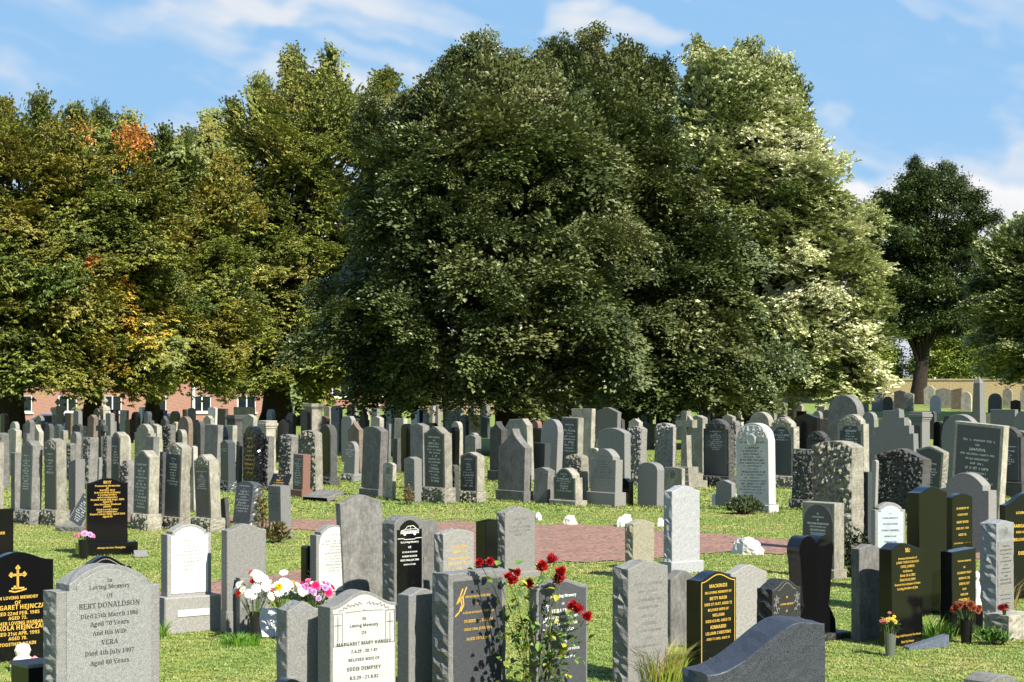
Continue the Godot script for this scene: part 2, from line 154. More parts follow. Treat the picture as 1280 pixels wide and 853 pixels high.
	[26.08,0.68,-110.12,-35,0.616,1.101,0.16,"round",0.308,"cr",{},"cream limestone headstone with fully round top close to the boundary wall","headstones close to the boundary wall"],
	[26.85,0.57,-106.71,-35,0.756,1.156,0.16,"round",0.378,"gg",{},"broad grey granite headstone with fully round top close to the boundary wall","headstones close to the boundary wall"],
	[29.5,0.8,-114.19,-35,0.585,1.142,0.16,"round",0.292,"ss",{},"buff sandstone headstone with fully round top close to the boundary wall","headstones close to the boundary wall"],
	[30.02,0.74,-112.04,-35,0.686,1.26,0.16,"round",0.343,"ss",{},"broad buff sandstone headstone with fully round top close to the boundary wall","headstones close to the boundary wall"],
	[20.97,0.68,-110.12,-35,0.672,1.101,0.16,"flat",0,"gg",{},"broad grey granite headstone with flat top close to the boundary wall","headstones close to the boundary wall"],
	[19.84,0.74,-112.04,-35,0.458,1.12,0.16,"gable",0.069,"ss",{},"buff sandstone headstone with low gabled top close to the boundary wall","headstones close to the boundary wall"],
	[19.09,0.74,-112.04,-35,0.458,1.074,0.16,"round",0.229,"ws",{},"weathered grey sandstone headstone with fully round top close to the boundary wall","headstones close to the boundary wall"],
	[19.82,0.62,-108.36,-35,0.66,1.084,0.16,"flat",0,"gg",{},"broad grey granite headstone with flat top close to the boundary wall","headstones close to the boundary wall"],
	[20.9,0.57,-106.71,-35,0.539,0.978,0.16,"round",0.27,"sd",{},"sooty dark sandstone headstone with fully round top close to the boundary wall","headstones close to the boundary wall"],
	[26.82,0.4,-102.16,-35,0.512,1.022,0.16,"gable",0.077,"sd",{},"sooty dark sandstone headstone with low gabled top close to the boundary wall","headstones close to the boundary wall"],
	[-19.05,0.0,-72.0,-45,0.264,1.29,0.16,"round",0.132,"bk",{},"narrow polished black granite headstone with fully round top before the brick houses","headstones before the brick houses"],
	[-19.4,0.0,-86.4,-45,0.451,1.224,0.16,"seg",0.054,"cr",{},"cream limestone headstone with shallow curved top before the brick houses","headstones before the brick houses"],
	[-17.2,0.0,-83.08,-45,0.427,1.246,0.16,"seg",0.051,"bk",{},"polished black granite headstone with shallow curved top before the brick houses","headstones before the brick houses"],
	[-14.67,0.0,-70.43,-45,0.338,1.027,0.16,"flat",0,"gg",{},"narrow grey granite headstone with flat top before the brick houses","headstones before the brick houses"],
	[-15.88,0.0,-81.0,-45,0.46,1.181,0.16,"round",0.23,"bk",{},"polished black granite headstone with fully round top before the brick houses","headstones before the brick houses"],
	[-21.85,-1.0,-108.0,-45,0.667,1.765,0.16,"flat",0,"lg",{},"tall broad pale grey granite headstone with flat top before the brick houses","headstones before the brick houses"],
	[-15.16,0.0,-83.08,-45,0.525,1.246,0.16,"round",0.263,"bk",{},"polished black granite headstone with fully round top before the brick houses","headstones before the brick houses"],
	[-13.85,0.0,-79.02,-45,0.538,1.251,0.16,"round",0.269,"bk",{},"polished black granite headstone with fully round top before the brick houses","headstones before the brick houses"],
	[-20.88,-1.0,-108.0,-45,0.349,1.942,0.16,"flat",0,"wh",{},"tall narrow white marble headstone with flat top before the brick houses","headstones before the brick houses"],
	[-15.66,0.0,-86.4,-45,0.349,1.152,0.16,"seg",0.042,"bk",{},"narrow polished black granite headstone with shallow curved top before the brick houses","headstones before the brick houses"],
	[-15.92,0.0,-95.29,-45,0.514,1.112,0.16,"gable",0.077,"lg",{},"pale grey granite headstone with low gabled top before the brick houses","headstones before the brick houses"],
	[-15.34,0.0,-98.18,-45,0.65,1.105,0.16,"seg",0.078,"wh",{},"broad white marble headstone with shallow curved top before the brick houses","headstones before the brick houses"],
	[-13.05,0.0,-86.4,-45,0.604,1.224,0.16,"flat",0,"sd",{},"sooty dark sandstone headstone with flat top before the brick houses","headstones before the brick houses"],
	[-14.34,0.0,-102.86,-45,1.719,1.029,0.16,"flat",0,"cr",{},"broad cream limestone headstone with flat top before the brick houses","headstones before the brick houses"],
	[-12.62,0.0,-108.0,-45,0.667,1.305,0.16,"gable",0.1,"wh",{},"broad white marble headstone with low gabled top before the brick houses","headstones before the brick houses"],
	[-11.67,0.0,-104.52,-45,0.579,1.089,0.16,"round",0.29,"ss",{},"buff sandstone headstone with fully round top before the brick houses","headstones before the brick houses"],
	[-9.45,0.0,-98.18,-45,0.419,1.145,0.16,"seg",0.05,"ss",{},"buff sandstone headstone with shallow curved top before the brick houses","headstones before the brick houses"],
	[-15.78,0.0,-92.57,-45,0.18,1.08,0.147,"flat",0,"lg",{},"narrow pale grey granite headstone with flat top before the brick houses","headstones before the brick houses"],
	[-9.36,0.0,-75.35,-45,0.195,1.005,0.16,"round",0.098,"bk",{},"narrow polished black granite headstone with fully round top before the brick houses","headstones before the brick houses"],
	[-7.83,0.0,-92.57,-45,0.385,1.311,0.16,"round",0.193,"bk",{},"polished black granite headstone with fully round top before the brick houses","headstones before the brick houses"],
	[-8.12,0.0,-99.69,-45,0.251,1.329,0.16,"flat",0,"lg",{},"narrow pale grey granite headstone with flat top before the brick houses","headstones before the brick houses"],
	[-6.61,0.0,-86.4,-45,0.502,1.332,0.16,"shoulder",0.141,"cr",{},"cream limestone headstone with shouldered top before the brick houses","headstones before the brick houses"],
	[-6.17,0.0,-86.4,-45,0.4,1.224,0.16,"flat",0,"gg",{},"grey granite headstone with flat top before the brick houses","headstones before the brick houses"],
	[-5.37,0.0,-79.02,-45,0.306,1.087,0.16,"shoulder",0.086,"ws",{},"narrow weathered grey sandstone headstone with shouldered top before the brick houses","headstones before the brick houses"],
	[-5.04,0.0,-83.08,-45,0.672,1.592,0.16,"flat",0,"bs",{},"tall broad brownish sandstone headstone with flat top before the brick houses","headstones before the brick houses"],
	[-4.07,0.0,-81.0,-45,0.365,1.283,0.16,"seg",0.044,"wh",{},"narrow white marble headstone with shallow curved top before the brick houses","headstones before the brick houses"],
	[-3.65,0.0,-81.0,-45,0.222,1.181,0.16,"shoulder",0.062,"cr",{},"narrow cream limestone headstone with shouldered top before the brick houses","headstones before the brick houses"],
	[-3.64,0.0,-86.4,-45,0.247,1.44,0.16,"seg",0.03,"cr",{},"narrow cream limestone headstone with shallow curved top before the brick houses","headstones before the brick houses"],
	[-3.35,0.0,-86.4,-45,0.247,1.368,0.16,"gable",0.037,"lg",{},"narrow pale grey granite headstone with low gabled top before the brick houses","headstones before the brick houses"],
	[-21.48,0.0,-81.04,-50,0.383,1.111,0.16,"ogee",0.077,"gg",{},"grey granite headstone with ogee curved top before the brick houses","headstones before the brick houses"],
	[-18.6,0.0,-71.67,-50,0.498,0.989,0.16,"round",0.249,"lg",{},"pale grey granite headstone with fully round top below the yellowing trees","headstones below the yellowing trees"],
	[-14.3,0.0,-56.72,-50,0.349,1.406,0.16,"shoulder",0.098,"ws",{},"narrow weathered grey sandstone headstone with shouldered top below the yellowing trees","headstones below the yellowing trees"],
	[-19.99,0.0,-81.12,-50,0.495,1.032,0.16,"ogee",0.099,"gg",{},"grey granite headstone with ogee curved top before the brick houses","headstones before the brick houses"],
	[-15.61,0.0,-64.88,-50,0.447,1.119,0.16,"ogee",0.089,"bk",{},"polished black granite headstone with ogee curved top below the yellowing trees","headstones below the yellowing trees"],
	[-14.58,0.0,-61.64,-50,0.414,1.151,0.16,"ogee",0.083,"dg",{},"dark grey granite headstone with ogee curved top below the yellowing trees","headstones below the yellowing trees"],
	[-18.83,0.0,-81.58,-50,0.562,1.118,0.16,"flat",0,"bs",{},"brownish sandstone headstone with flat top before the brick houses","headstones before the brick houses"],
	[-15.84,0.0,-70.06,-50,0.409,1.438,0.16,"seg",0.049,"gg",{},"grey granite headstone with shallow curved top below the yellowing trees","headstones below the yellowing trees"],
	[-13.43,0.0,-61.3,-50,0.43,1.457,0.16,"ogee",0.086,"bs",{},"brownish sandstone headstone with ogee curved top below the yellowing trees","headstones below the yellowing trees"],
	[-18.21,0.0,-84.35,-50,0.532,1.289,0.16,"shoulder",0.149,"gg",{},"grey granite headstone with shouldered top before the brick houses","headstones before the brick houses"],
	[-13.97,0.0,-66.72,-50,0.367,1.415,0.16,"seg",0.044,"lg",{},"narrow pale grey granite headstone with shallow curved top below the yellowing trees","headstones below the yellowing trees"],
	[-11.69,0.0,-57.66,-50,0.652,0.953,0.16,"round",0.326,"cr",{},"broad cream limestone headstone with fully round top below the yellowing trees","headstones below the yellowing trees"],
	[-15.4,0.0,-77.29,-50,0.387,0.913,0.16,"flat",0,"bk",{},"polished black granite headstone with flat top before the brick houses","headstones before the brick houses"],
	[-12.57,0.0,-65.91,-50,0.28,1.481,0.16,"round",0.14,"dg",{},"narrow dark grey granite headstone with fully round top below the yellowing trees","headstones below the yellowing trees"],
	[-10.85,0.0,-58.16,-50,0.386,1.353,0.16,"peak",0.174,"sd",{},"sooty dark sandstone headstone with sharply peaked top below the yellowing trees","headstones below the yellowing trees"],
	[-14.65,0.0,-80.89,-50,0.448,1.012,0.16,"peak",0.202,"sd",{},"sooty dark sandstone headstone with sharply peaked top before the brick houses","headstones before the brick houses"],
	[-12.44,0.0,-70.9,-50,0.282,1.0,0.16,"ogee",0.056,"ss",{},"narrow buff sandstone headstone with ogee curved top below the yellowing trees","headstones below the yellowing trees"],
	[-9.87,0.0,-57.87,-50,0.654,1.476,0.16,"round",0.327,"bs",{},"broad brownish sandstone headstone with fully round top below the yellowing trees","headstones below the yellowing trees"],
	[-12.52,0.0,-75.97,-50,0.492,0.958,0.16,"ogee",0.098,"bs",{},"brownish sandstone headstone with ogee curved top before the brick houses","headstones before the brick houses"],
	[-10.72,0.0,-67.93,-50,0.504,1.296,0.16,"ogee",0.101,"cr",{},"cream limestone headstone with ogee curved top below the yellowing trees","headstones below the yellowing trees"],
	[-8.38,0.0,-55.17,-50,0.641,1.284,0.16,"round",0.321,"bk",{},"broad polished black granite headstone with fully round top below the yellowing trees","headstones below the yellowing trees"],
	[-11.08,0.0,-75.63,-50,0.356,0.959,0.16,"cut",0.071,"bs",{},"narrow brownish sandstone headstone with clipped corner top before the brick houses","headstones before the brick houses"],
	[-10.41,0.0,-73.6,-50,0.685,0.859,0.16,"ogee",0.137,"ws",{},"broad weathered grey sandstone headstone with ogee curved top below the yellowing trees","headstones below the yellowing trees"],
	[-8.48,0.0,-61.86,-50,0.658,1.468,0.16,"gable",0.099,"cr",{},"broad cream limestone headstone with low gabled top below the yellowing trees","headstones below the yellowing trees"],
	[-10.06,0.0,-77.29,-50,0.564,0.901,0.16,"seg",0.068,"bs",{},"brownish sandstone headstone with shallow curved top before the brick houses","headstones before the brick houses"],
	[-9.18,0.0,-73.15,-50,0.393,1.421,0.16,"round",0.197,"lg",{},"pale grey granite headstone with fully round top below the yellowing trees","headstones below the yellowing trees"],
	[-7.05,0.0,-59.27,-50,0.647,1.362,0.16,"ogee",0.129,"bk",{},"broad polished black granite headstone with ogee curved top below the yellowing trees","headstones below the yellowing trees"],
	[-8.73,0.0,-75.65,-50,0.514,1.254,0.16,"shoulder",0.144,"dg",{},"dark grey granite headstone with shouldered top below the yellowing trees","headstones below the yellowing trees"],
	[-7.38,0.0,-68.78,-50,0.422,1.461,0.16,"ogee",0.084,"bs",{},"brownish sandstone headstone with ogee curved top below the yellowing trees","headstones below the yellowing trees"],
	[-6.31,0.0,-60.86,-50,0.657,0.947,0.16,"cut",0.131,"cr",{},"broad cream limestone headstone with clipped corner top below the yellowing trees","headstones below the yellowing trees"],
	[-8.41,0.0,-85.21,-50,0.846,0.929,0.16,"seg",0.101,"bs",{},"broad brownish sandstone headstone with shallow curved top below the yellowing trees","headstones below the yellowing trees"],
	[-6.22,0.0,-68.0,-50,0.489,1.041,0.16,"flat",0,"ss",{},"buff sandstone headstone with flat top below the yellowing trees","headstones below the yellowing trees"],
	[-5.09,0.0,-59.79,-50,0.567,1.443,0.16,"cut",0.113,"lg",{},"pale grey granite headstone with clipped corner top below the yellowing trees","headstones below the yellowing trees"],
	[-6.43,0.0,-80.59,-50,0.57,1.014,0.16,"shoulder",0.16,"cr",{},"cream limestone headstone with shouldered top below the yellowing trees","headstones below the yellowing trees"],
	[-5.02,0.0,-65.24,-50,0.264,1.436,0.16,"shoulder",0.074,"sd",{},"narrow sooty dark sandstone headstone with shouldered top below the yellowing trees","headstones below the yellowing trees"],
	[-4.13,0.0,-59.1,-50,0.439,1.459,0.16,"gable",0.066,"cr",{},"cream limestone headstone with low gabled top below the yellowing trees","headstones below the yellowing trees"],
	[-5.26,0.0,-82.02,-50,0.497,1.467,0.16,"seg",0.06,"cr",{},"cream limestone headstone with shallow curved top below the yellowing trees","headstones below the yellowing trees"],
	[-3.91,0.0,-67.37,-50,0.621,1.223,0.16,"seg",0.074,"ws",{},"broad weathered grey sandstone headstone with shallow curved top below the yellowing trees","headstones below the yellowing trees"],
	[-3.08,0.0,-56.34,-50,0.463,1.279,0.16,"peak",0.208,"sd",{},"sooty dark sandstone headstone with sharply peaked top below the yellowing trees","headstones below the yellowing trees"],
	[-3.83,0.0,-81.92,-50,0.677,1.257,0.16,"cut",0.135,"bk",{},"broad polished black granite headstone with clipped corner top below the yellowing trees","headstones below the yellowing trees"],
	[-2.92,0.0,-68.84,-50,0.645,1.013,0.16,"cut",0.129,"dg",{},"broad dark grey granite headstone with clipped corner top below the yellowing trees","headstones below the yellowing trees"],
	[-2.23,0.0,-61.03,-50,0.466,0.894,0.16,"shoulder",0.13,"lg",{},"pale grey granite headstone with shouldered top below the yellowing trees","headstones below the yellowing trees"],
	[-2.41,0.0,-80.16,-50,0.682,1.242,0.16,"seg",0.082,"ss",{},"broad buff sandstone headstone with shallow curved top shaded by the dark trees","headstones shaded by the dark trees"],
	[-1.79,0.0,-73.09,-50,0.313,1.228,0.16,"ogee",0.063,"gg",{},"narrow grey granite headstone with ogee curved top shaded by the dark trees","headstones shaded by the dark trees"],
	[-1.21,0.0,-59.76,-50,0.362,0.929,0.16,"round",0.181,"lg",{},"narrow pale grey granite headstone with fully round top shaded by the dark trees","headstones shaded by the dark trees"],
	[-1.2,0.0,-83.37,-50,0.657,0.934,0.16,"seg",0.079,"dg",{},"broad dark grey granite headstone with shallow curved top shaded by the dark trees","headstones shaded by the dark trees"],
	[0.74,0.0,-55.5,-50,0.265,1.196,0.16,"cut",0.053,"bk",{},"narrow polished black granite headstone with clipped corner top shaded by the dark trees","headstones shaded by the dark trees"],
	[1.43,0.0,-79.7,-50,0.406,1.437,0.16,"shoulder",0.114,"lg",{},"pale grey granite headstone with shouldered top shaded by the dark trees","headstones shaded by the dark trees"],
	[1.68,0.0,-65.9,-50,0.556,0.988,0.16,"ogee",0.111,"bs",{},"brownish sandstone headstone with ogee curved top shaded by the dark trees","headstones shaded by the dark trees"],
	[1.67,0.0,-55.62,-50,0.398,1.424,0.16,"round",0.199,"cr",{},"cream limestone headstone with fully round top shaded by the dark trees","headstones shaded by the dark trees"],
	[2.87,0.0,-81.48,-50,0.807,1.174,0.16,"flat",0,"gg",{},"broad grey granite headstone with flat top shaded by the dark trees","headstones shaded by the dark trees"],
	[2.55,0.0,-64.34,-50,0.253,0.926,0.16,"round",0.127,"ws",{},"narrow weathered grey sandstone headstone with fully round top shaded by the dark trees","headstones shaded by the dark trees"],
	[2.68,0.0,-56.71,-50,0.527,0.872,0.16,"cut",0.105,"ss",{},"buff sandstone headstone with clipped corner top shaded by the dark trees","headstones shaded by the dark trees"],
	[3.94,0.0,-77.71,-50,0.426,1.408,0.16,"peak",0.192,"gg",{},"grey granite headstone with sharply peaked top shaded by the dark trees","headstones shaded by the dark trees"],
	[3.82,0.0,-68.1,-50,0.447,1.214,0.16,"ogee",0.089,"sd",{},"sooty dark sandstone headstone with ogee curved top shaded by the dark trees","headstones shaded by the dark trees"],
	[3.53,0.0,-55.66,-50,0.438,1.456,0.16,"ogee",0.088,"cr",{},"cream limestone headstone with ogee curved top shaded by the dark trees","headstones shaded by the dark trees"],
	[5.45,0.0,-78.76,-50,0.507,1.253,0.16,"ogee",0.101,"lg",{},"pale grey granite headstone with ogee curved top shaded by the dark trees","headstones shaded by the dark trees"],
	[5.2,0.0,-70.42,-50,0.278,0.936,0.16,"shoulder",0.078,"ws",{},"narrow weathered grey sandstone headstone with shouldered top shaded by the dark trees","headstones shaded by the dark trees"],
	[4.48,0.0,-55.35,-50,0.573,1.015,0.16,"flat",0,"bs",{},"brownish sandstone headstone with flat top shaded by the dark trees","headstones shaded by the dark trees"],
	[7.31,0.0,-85.17,-50,0.682,0.911,0.16,"seg",0.082,"ws",{},"broad weathered grey sandstone headstone with shallow curved top below the pale-leaved tree","headstones below the pale-leaved tree"],
	[6.17,0.0,-67.4,-50,0.37,1.335,0.16,"gable",0.056,"gg",{},"narrow grey granite headstone with low gabled top below the pale-leaved tree","headstones below the pale-leaved tree"],
	[5.59,0.0,-57.7,-50,0.614,1.26,0.16,"shoulder",0.172,"ss",{},"buff sandstone headstone with shouldered top below the pale-leaved tree","headstones below the pale-leaved tree"],
	[7.61,0.0,-75.74,-50,0.395,1.486,0.16,"round",0.198,"lg",{},"pale grey granite headstone with fully round top below the pale-leaved tree","headstones below the pale-leaved tree"],
	[7.81,0.0,-72.44,-50,0.561,0.94,0.16,"cut",0.112,"dg",{},"dark grey granite headstone with clipped corner top below the pale-leaved tree","headstones below the pale-leaved tree"],
	[6.99,0.0,-62.01,-50,0.458,1.447,0.16,"gable",0.069,"ss",{},"buff sandstone headstone with low gabled top below the pale-leaved tree","headstones below the pale-leaved tree"],
	[9.58,0.0,-81.37,-50,0.478,1.29,0.16,"peak",0.215,"cr",{},"cream limestone headstone with sharply peaked top below the pale-leaved tree","headstones below the pale-leaved tree"],
	[7.87,0.0,-63.56,-50,0.263,1.197,0.16,"round",0.131,"gg",{},"narrow grey granite headstone with fully round top below the pale-leaved tree","headstones below the pale-leaved tree"],
	[7.43,0.0,-58.08,-50,0.406,1.462,0.16,"ogee",0.081,"bk",{},"polished black granite headstone with ogee curved top below the pale-leaved tree","headstones below the pale-leaved tree"],
	[10.54,0.0,-78.86,-50,0.778,1.304,0.16,"cut",0.156,"gg",{},"broad grey granite headstone with clipped corner top below the pale-leaved tree","headstones below the pale-leaved tree"],
	[10.06,0.0,-71.24,-50,0.655,1.238,0.16,"round",0.327,"ws",{},"broad weathered grey sandstone headstone with fully round top below the pale-leaved tree","headstones below the pale-leaved tree"],
	[8.39,0.0,-57.54,-50,0.684,1.24,0.16,"round",0.342,"gg",{},"broad grey granite headstone with fully round top below the pale-leaved tree","headstones below the pale-leaved tree"],
	[11.96,0.0,-79.17,-50,0.429,1.243,0.16,"flat",0,"bk",{},"polished black granite headstone with flat top below the pale-leaved tree","headstones below the pale-leaved tree"],
	[10.41,0.0,-65.97,-50,0.445,1.394,0.16,"shoulder",0.125,"lg",{},"pale grey granite headstone with shouldered top below the pale-leaved tree","headstones below the pale-leaved tree"],
	[9.42,0.0,-57.86,-50,0.685,1.405,0.16,"cut",0.137,"bs",{},"broad brownish sandstone headstone with clipped corner top below the pale-leaved tree","headstones below the pale-leaved tree"],
	[13.32,0.0,-78.76,-50,0.354,1.208,0.16,"gable",0.053,"gg",{},"narrow grey granite headstone with low gabled top below the pale-leaved tree","headstones below the pale-leaved tree"],
	[11.5,0.0,-66.17,-50,0.372,1.394,0.16,"gable",0.056,"dg",{},"narrow dark grey granite headstone with low gabled top below the pale-leaved tree","headstones below the pale-leaved tree"],
	[10.69,0.0,-60.04,-50,0.569,1.268,0.16,"ogee",0.114,"dg",{},"dark grey granite headstone with ogee curved top below the pale-leaved tree","headstones below the pale-leaved tree"],
	[14.15,0.0,-76.34,-50,0.732,0.852,0.16,"shoulder",0.205,"ws",{},"broad weathered grey sandstone headstone with shouldered top below the pale-leaved tree","headstones below the pale-leaved tree"],
	[12.38,0.0,-65.43,-50,0.492,0.979,0.16,"flat",0,"ss",{},"buff sandstone headstone with flat top below the pale-leaved tree","headstones below the pale-leaved tree"],
	[12.12,0.0,-62.22,-50,0.73,0.852,0.16,"ogee",0.146,"dg",{},"broad dark grey granite headstone with ogee curved top below the pale-leaved tree","headstones below the pale-leaved tree"],
	[16.96,0.0,-84.24,-50,0.564,1.26,0.16,"round",0.282,"gg",{},"grey granite headstone with fully round top below the pale-leaved tree","headstones below the pale-leaved tree"],
	[14.88,0.0,-72.44,-50,0.463,1.061,0.16,"shoulder",0.13,"lg",{},"pale grey granite headstone with shouldered top below the pale-leaved tree","headstones below the pale-leaved tree"],
	[12.17,0.0,-57.64,-50,0.522,0.853,0.16,"round",0.261,"lg",{},"pale grey granite headstone with fully round top below the pale-leaved tree","headstones below the pale-leaved tree"],
	[17.88,0.0,-81.98,-50,0.544,1.191,0.16,"cut",0.109,"sd",{},"sooty dark sandstone headstone with clipped corner top below the pale-leaved tree","headstones below the pale-leaved tree"],
	[14.31,0.0,-63.54,-50,0.389,0.867,0.16,"flat",0,"lg",{},"pale grey granite headstone with flat top below the pale-leaved tree","headstones below the pale-leaved tree"],
	[13.54,0.0,-58.74,-50,0.578,1.066,0.16,"ogee",0.116,"ss",{},"buff sandstone headstone with ogee curved top below the pale-leaved tree","headstones below the pale-leaved tree"],
	[19.15,0.0,-81.86,-50,0.483,1.04,0.16,"shoulder",0.135,"ss",{},"buff sandstone headstone with shouldered top below the pale-leaved tree","headstones below the pale-leaved tree"],
	[16.76,0.0,-69.98,-50,0.615,0.965,0.16,"seg",0.074,"lg",{},"pale grey granite headstone with shallow curved top below the pale-leaved tree","headstones below the pale-leaved tree"],
	[13.98,0.0,-57.26,-50,0.276,1.211,0.16,"flat",0,"sd",{},"narrow sooty dark sandstone headstone with flat top below the pale-leaved tree","headstones below the pale-leaved tree"],
	[20.35,0.0,-81.14,-50,0.64,1.131,0.16,"seg",0.077,"cr",{},"broad cream limestone headstone with shallow curved top below the pale-leaved tree","headstones below the pale-leaved tree"],
	[18.96,0.0,-73.58,-50,0.328,1.132,0.16,"round",0.164,"dg",{},"narrow dark grey granite headstone with fully round top below the pale-leaved tree","headstones below the pale-leaved tree"],
	[16.0,0.0,-61.21,-50,0.472,1.075,0.16,"seg",0.057,"bk",{},"polished black granite headstone with shallow curved top below the pale-leaved tree","headstones below the pale-leaved tree"],
	[-6.11,0.0,-28.93,24,0.615,1.157,0.1,"ogee",0.074,"bk",{"tx":"roy","pl":[0.193,1.45,0],"pd":2.6,"foot":"roy"},"black memorial with gold lettering, wide black base and pink flowers","modern headstones on the near side of the red path"],
	[-3.31,0.0,-15.5,42,0.941,1.182,0.22,"shoulder",0.188,"gg",{"rock":"s","tx":"bert","pn":["gp",0.09,0.0,0.97,"shoulder"]},"large grey granite headstone with rough edge, raised arched border and cut lettering","modern headstones on the near side of the red path"],
	[-4.71,0.0,-18.2,40,0.738,1.031,0.1,"ogee",0.089,"bk",{"tx":"cross","ex":"cross"},"black headstone with gold cross above gold lettering and small ornament at foot","modern headstones on the near side of the red path"],
	[-7.22,0.0,-26.78,42,0.526,0.837,0.1,"flat",0,"bk",{"tx":"edge"},"black headstone with a line of gold lettering, only its edge showing","modern headstones on the near side of the red path"],
	[-4.19,0.0,-19.64,42,0.626,0.859,0.1,"ogee",0.125,"bk",{"ex":"scroll"},"black headstone with carved gold ornament behind the large grey granite one","modern headstones on the near side of the red path"],
	[-3.46,0.0,-20.38,35,0.51,1.129,0.16,"shoulder",0.102,"lg",{"pl":[0.374,1.28,0],"pd":2.2,"pn":["wh",0.08,0.04,0.96,"shoulder"],"lt":["f",9,0.35,0.8],"ex":"plaque"},"headstone with white marble arched panel on broad grey base with white plaque","modern headstones on the near side of the red path"],
	[-2.83,0.0,-20.25,30,0.443,1.139,0.16,"ogee",0.062,"lg",{"pl":[0.236,1.04,0]},"blank back of pale granite headstone with low curved top by the white flowers","modern headstones on the near side of the red path"],
	[-2.16,0.0,-22.98,35,0.507,0.919,0.16,"shoulder",0.112,"lg",{"pn":["wh",0.06,0.02,0.97,"round"],"lt":["f",13,0.3,0.88],"pl":[0.115,1.1,0]},"worn white marble arched panel set in grey headstone behind the pink bouquet","modern headstones on the near side of the red path"],
	[-2.45,0.0,-22.98,42,0.12,0.67,0.109,"wave",0.024,"bk",{"ex":"leaf"},"slim black headstone with gold leaf ornament beside worn white panel","modern headstones on the near side of the red path"],
	[-1.79,0.0,-23.14,28,0.548,1.273,0.14,"ogee",0.088,"ws",{"roll":3},"tall plain grey back of a leaning headstone behind the one with engraved car","modern headstones on the near side of the red path"],
	[-1.26,0.0,-22.19,40,0.426,1.082,0.24,"round",0.085,"gg",{"rock":"s","pn":["bk",0.08,0.0,0.96,"shoulder"],"tx":"baxter","ex":"car"},"headstone with black arched panel showing an engraved car and silver lettering","modern headstones on the near side of the red path"],
	[-1.05,0.0,-22.98,30,0.329,0.977,0.12,"cut",0.066,"ws",{},"grey clipped-corner slab close behind the engraved car headstone","modern headstones on the near side of the red path"],
	[-0.67,0.0,-22.19,42,0.469,0.925,0.17,"seg",0.047,"lg",{"rock":"s","tx":"gold1"},"pale granite headstone with faint gold lettering and rough edge","modern headstones on the near side of the red path"],
	[-0.33,0.0,-25.12,42,0.217,0.816,0.197,"slant",0.022,"bk",{},"plain black upright slab between two pale granite headstones","modern headstones on the near side of the red path"],
	[0.05,0.0,-25.71,42,0.544,0.943,0.18,"ogee",0.065,"lg",{"rock":"s","tx":"worn1","pl":[0.086,1.2,0]},"pale granite headstone with rough edge and worn lettering on white base","modern headstones on the near side of the red path"],
	[-0.36,0.0,-16.12,42,0.633,1.061,0.22,"flat",0,"gg",{"rock":"s","pn":["gd",0.08,0.0,0.94,"flat"],"tx":"tommy","ex":"ribbon"},"big grey granite headstone with dark speckled panel, gold ribbon and gold lettering","modern headstones on the near side of the red path"],
	[-0.8,0.0,-16.28,42,0.321,0.902,0.16,"ogee",0.048,"gg",{},"blank back of grey headstone with half its face in shadow beside gold ribbon one","modern headstones on the near side of the red path"],
	[-1.72,0.0,-15.43,32,0.292,0.887,0.2,"ogee",0.058,"gg",{"rock":"s"},"dark-shadowed blank back of granite headstone against the white carved one","modern headstones on the near side of the red path"],
	[-1.24,0.0,-15.36,36,0.614,0.985,0.2,"ogee",0.111,"lg",{"pn":["wh",0.03,0.0,0.97,"ogee"],"tx":"hanley","ex":"panels"},"white marble headstone with carved cross panels and black lettering, curved top","modern headstones on the near side of the red path"],
	[0.39,0.0,-16.12,42,0.588,1.001,0.1,"ogee",0.071,"gg",{"pn":["gd",0.04,0.0,0.97,"ogee"],"tx":"vera","ex":"rosecut"},"dark speckled granite headstone with silver lettering behind red roses","modern headstones on the near side of the red path"],
	[1.71,0.0,-25.71,42,0.404,0.782,0.16,"gable",0.061,"yg",{"rock":"s"},"small yellowish granite headstone with rough edge and blank face beside the path","modern headstones on the near side of the red path"],
	[2.33,0.0,-26.34,36,0.507,1.196,0.18,"ogee",0.071,"lw",{"rock":"s","pl":[0.165,1.16,0]},"tall whitish smooth headstone with rough edge on pale granite base","modern headstones on the near side of the red path"],
	[1.14,0.0,-17.05,42,0.508,1.066,0.2,"gable",0.061,"lg",{"rock":"s","tx":"connelly"},"grey granite headstone with worn cut lettering and rough edge behind tall grass","modern headstones on the near side of the red path"],
	[1.68,0.0,-19.29,42,0.38,0.747,0.13,"ogee",0.076,"ws",{},"blank back of grey headstone half in shadow between two lettered ones","modern headstones on the near side of the red path"],
	[1.86,0.0,-17.9,42,0.509,0.88,0.17,"ogee",0.071,"bk",{"tx":"mackenzie","ex":"border"},"black headstone with gold border and many lines of gold lettering","modern headstones on the near side of the red path"],
	[2.37,0.0,-19.52,36,0.496,0.781,0.12,"ogee",0.074,"lg",{},"pale blank back of headstone with a dark shadow, behind gold-bordered black one","modern headstones on the near side of the red path"],
	[2.53,0.0,-18.2,42,0.412,0.774,0.2,"ogee",0.082,"gx",{"rock":"s","tx":"wilkie","ex":"flowers"},"low dark granite headstone with engraved flowers and rough edge","modern headstones on the near side of the red path"],
	[3.62,0.0,-19.64,36,0.307,0.982,0.12,"gable",0.046,"ws",{},"blank grey headstone back in shadow beside black curved one","modern headstones on the near side of the red path"],
	[3.91,0.0,-19.29,42,0.516,1.029,0.16,"wave",0.072,"bk",{"tx":"mc"},"black headstone with curved top and gold lettering beside vase of dried flowers","modern headstones on the near side of the red path"],
	[4.65,0.0,-20.0,42,0.426,0.9,0.15,"slant",0.021,"bk",{"tx":"short"},"short black headstone with gold lettering and white figurine at its edge","modern headstones on the near side of the red path"],
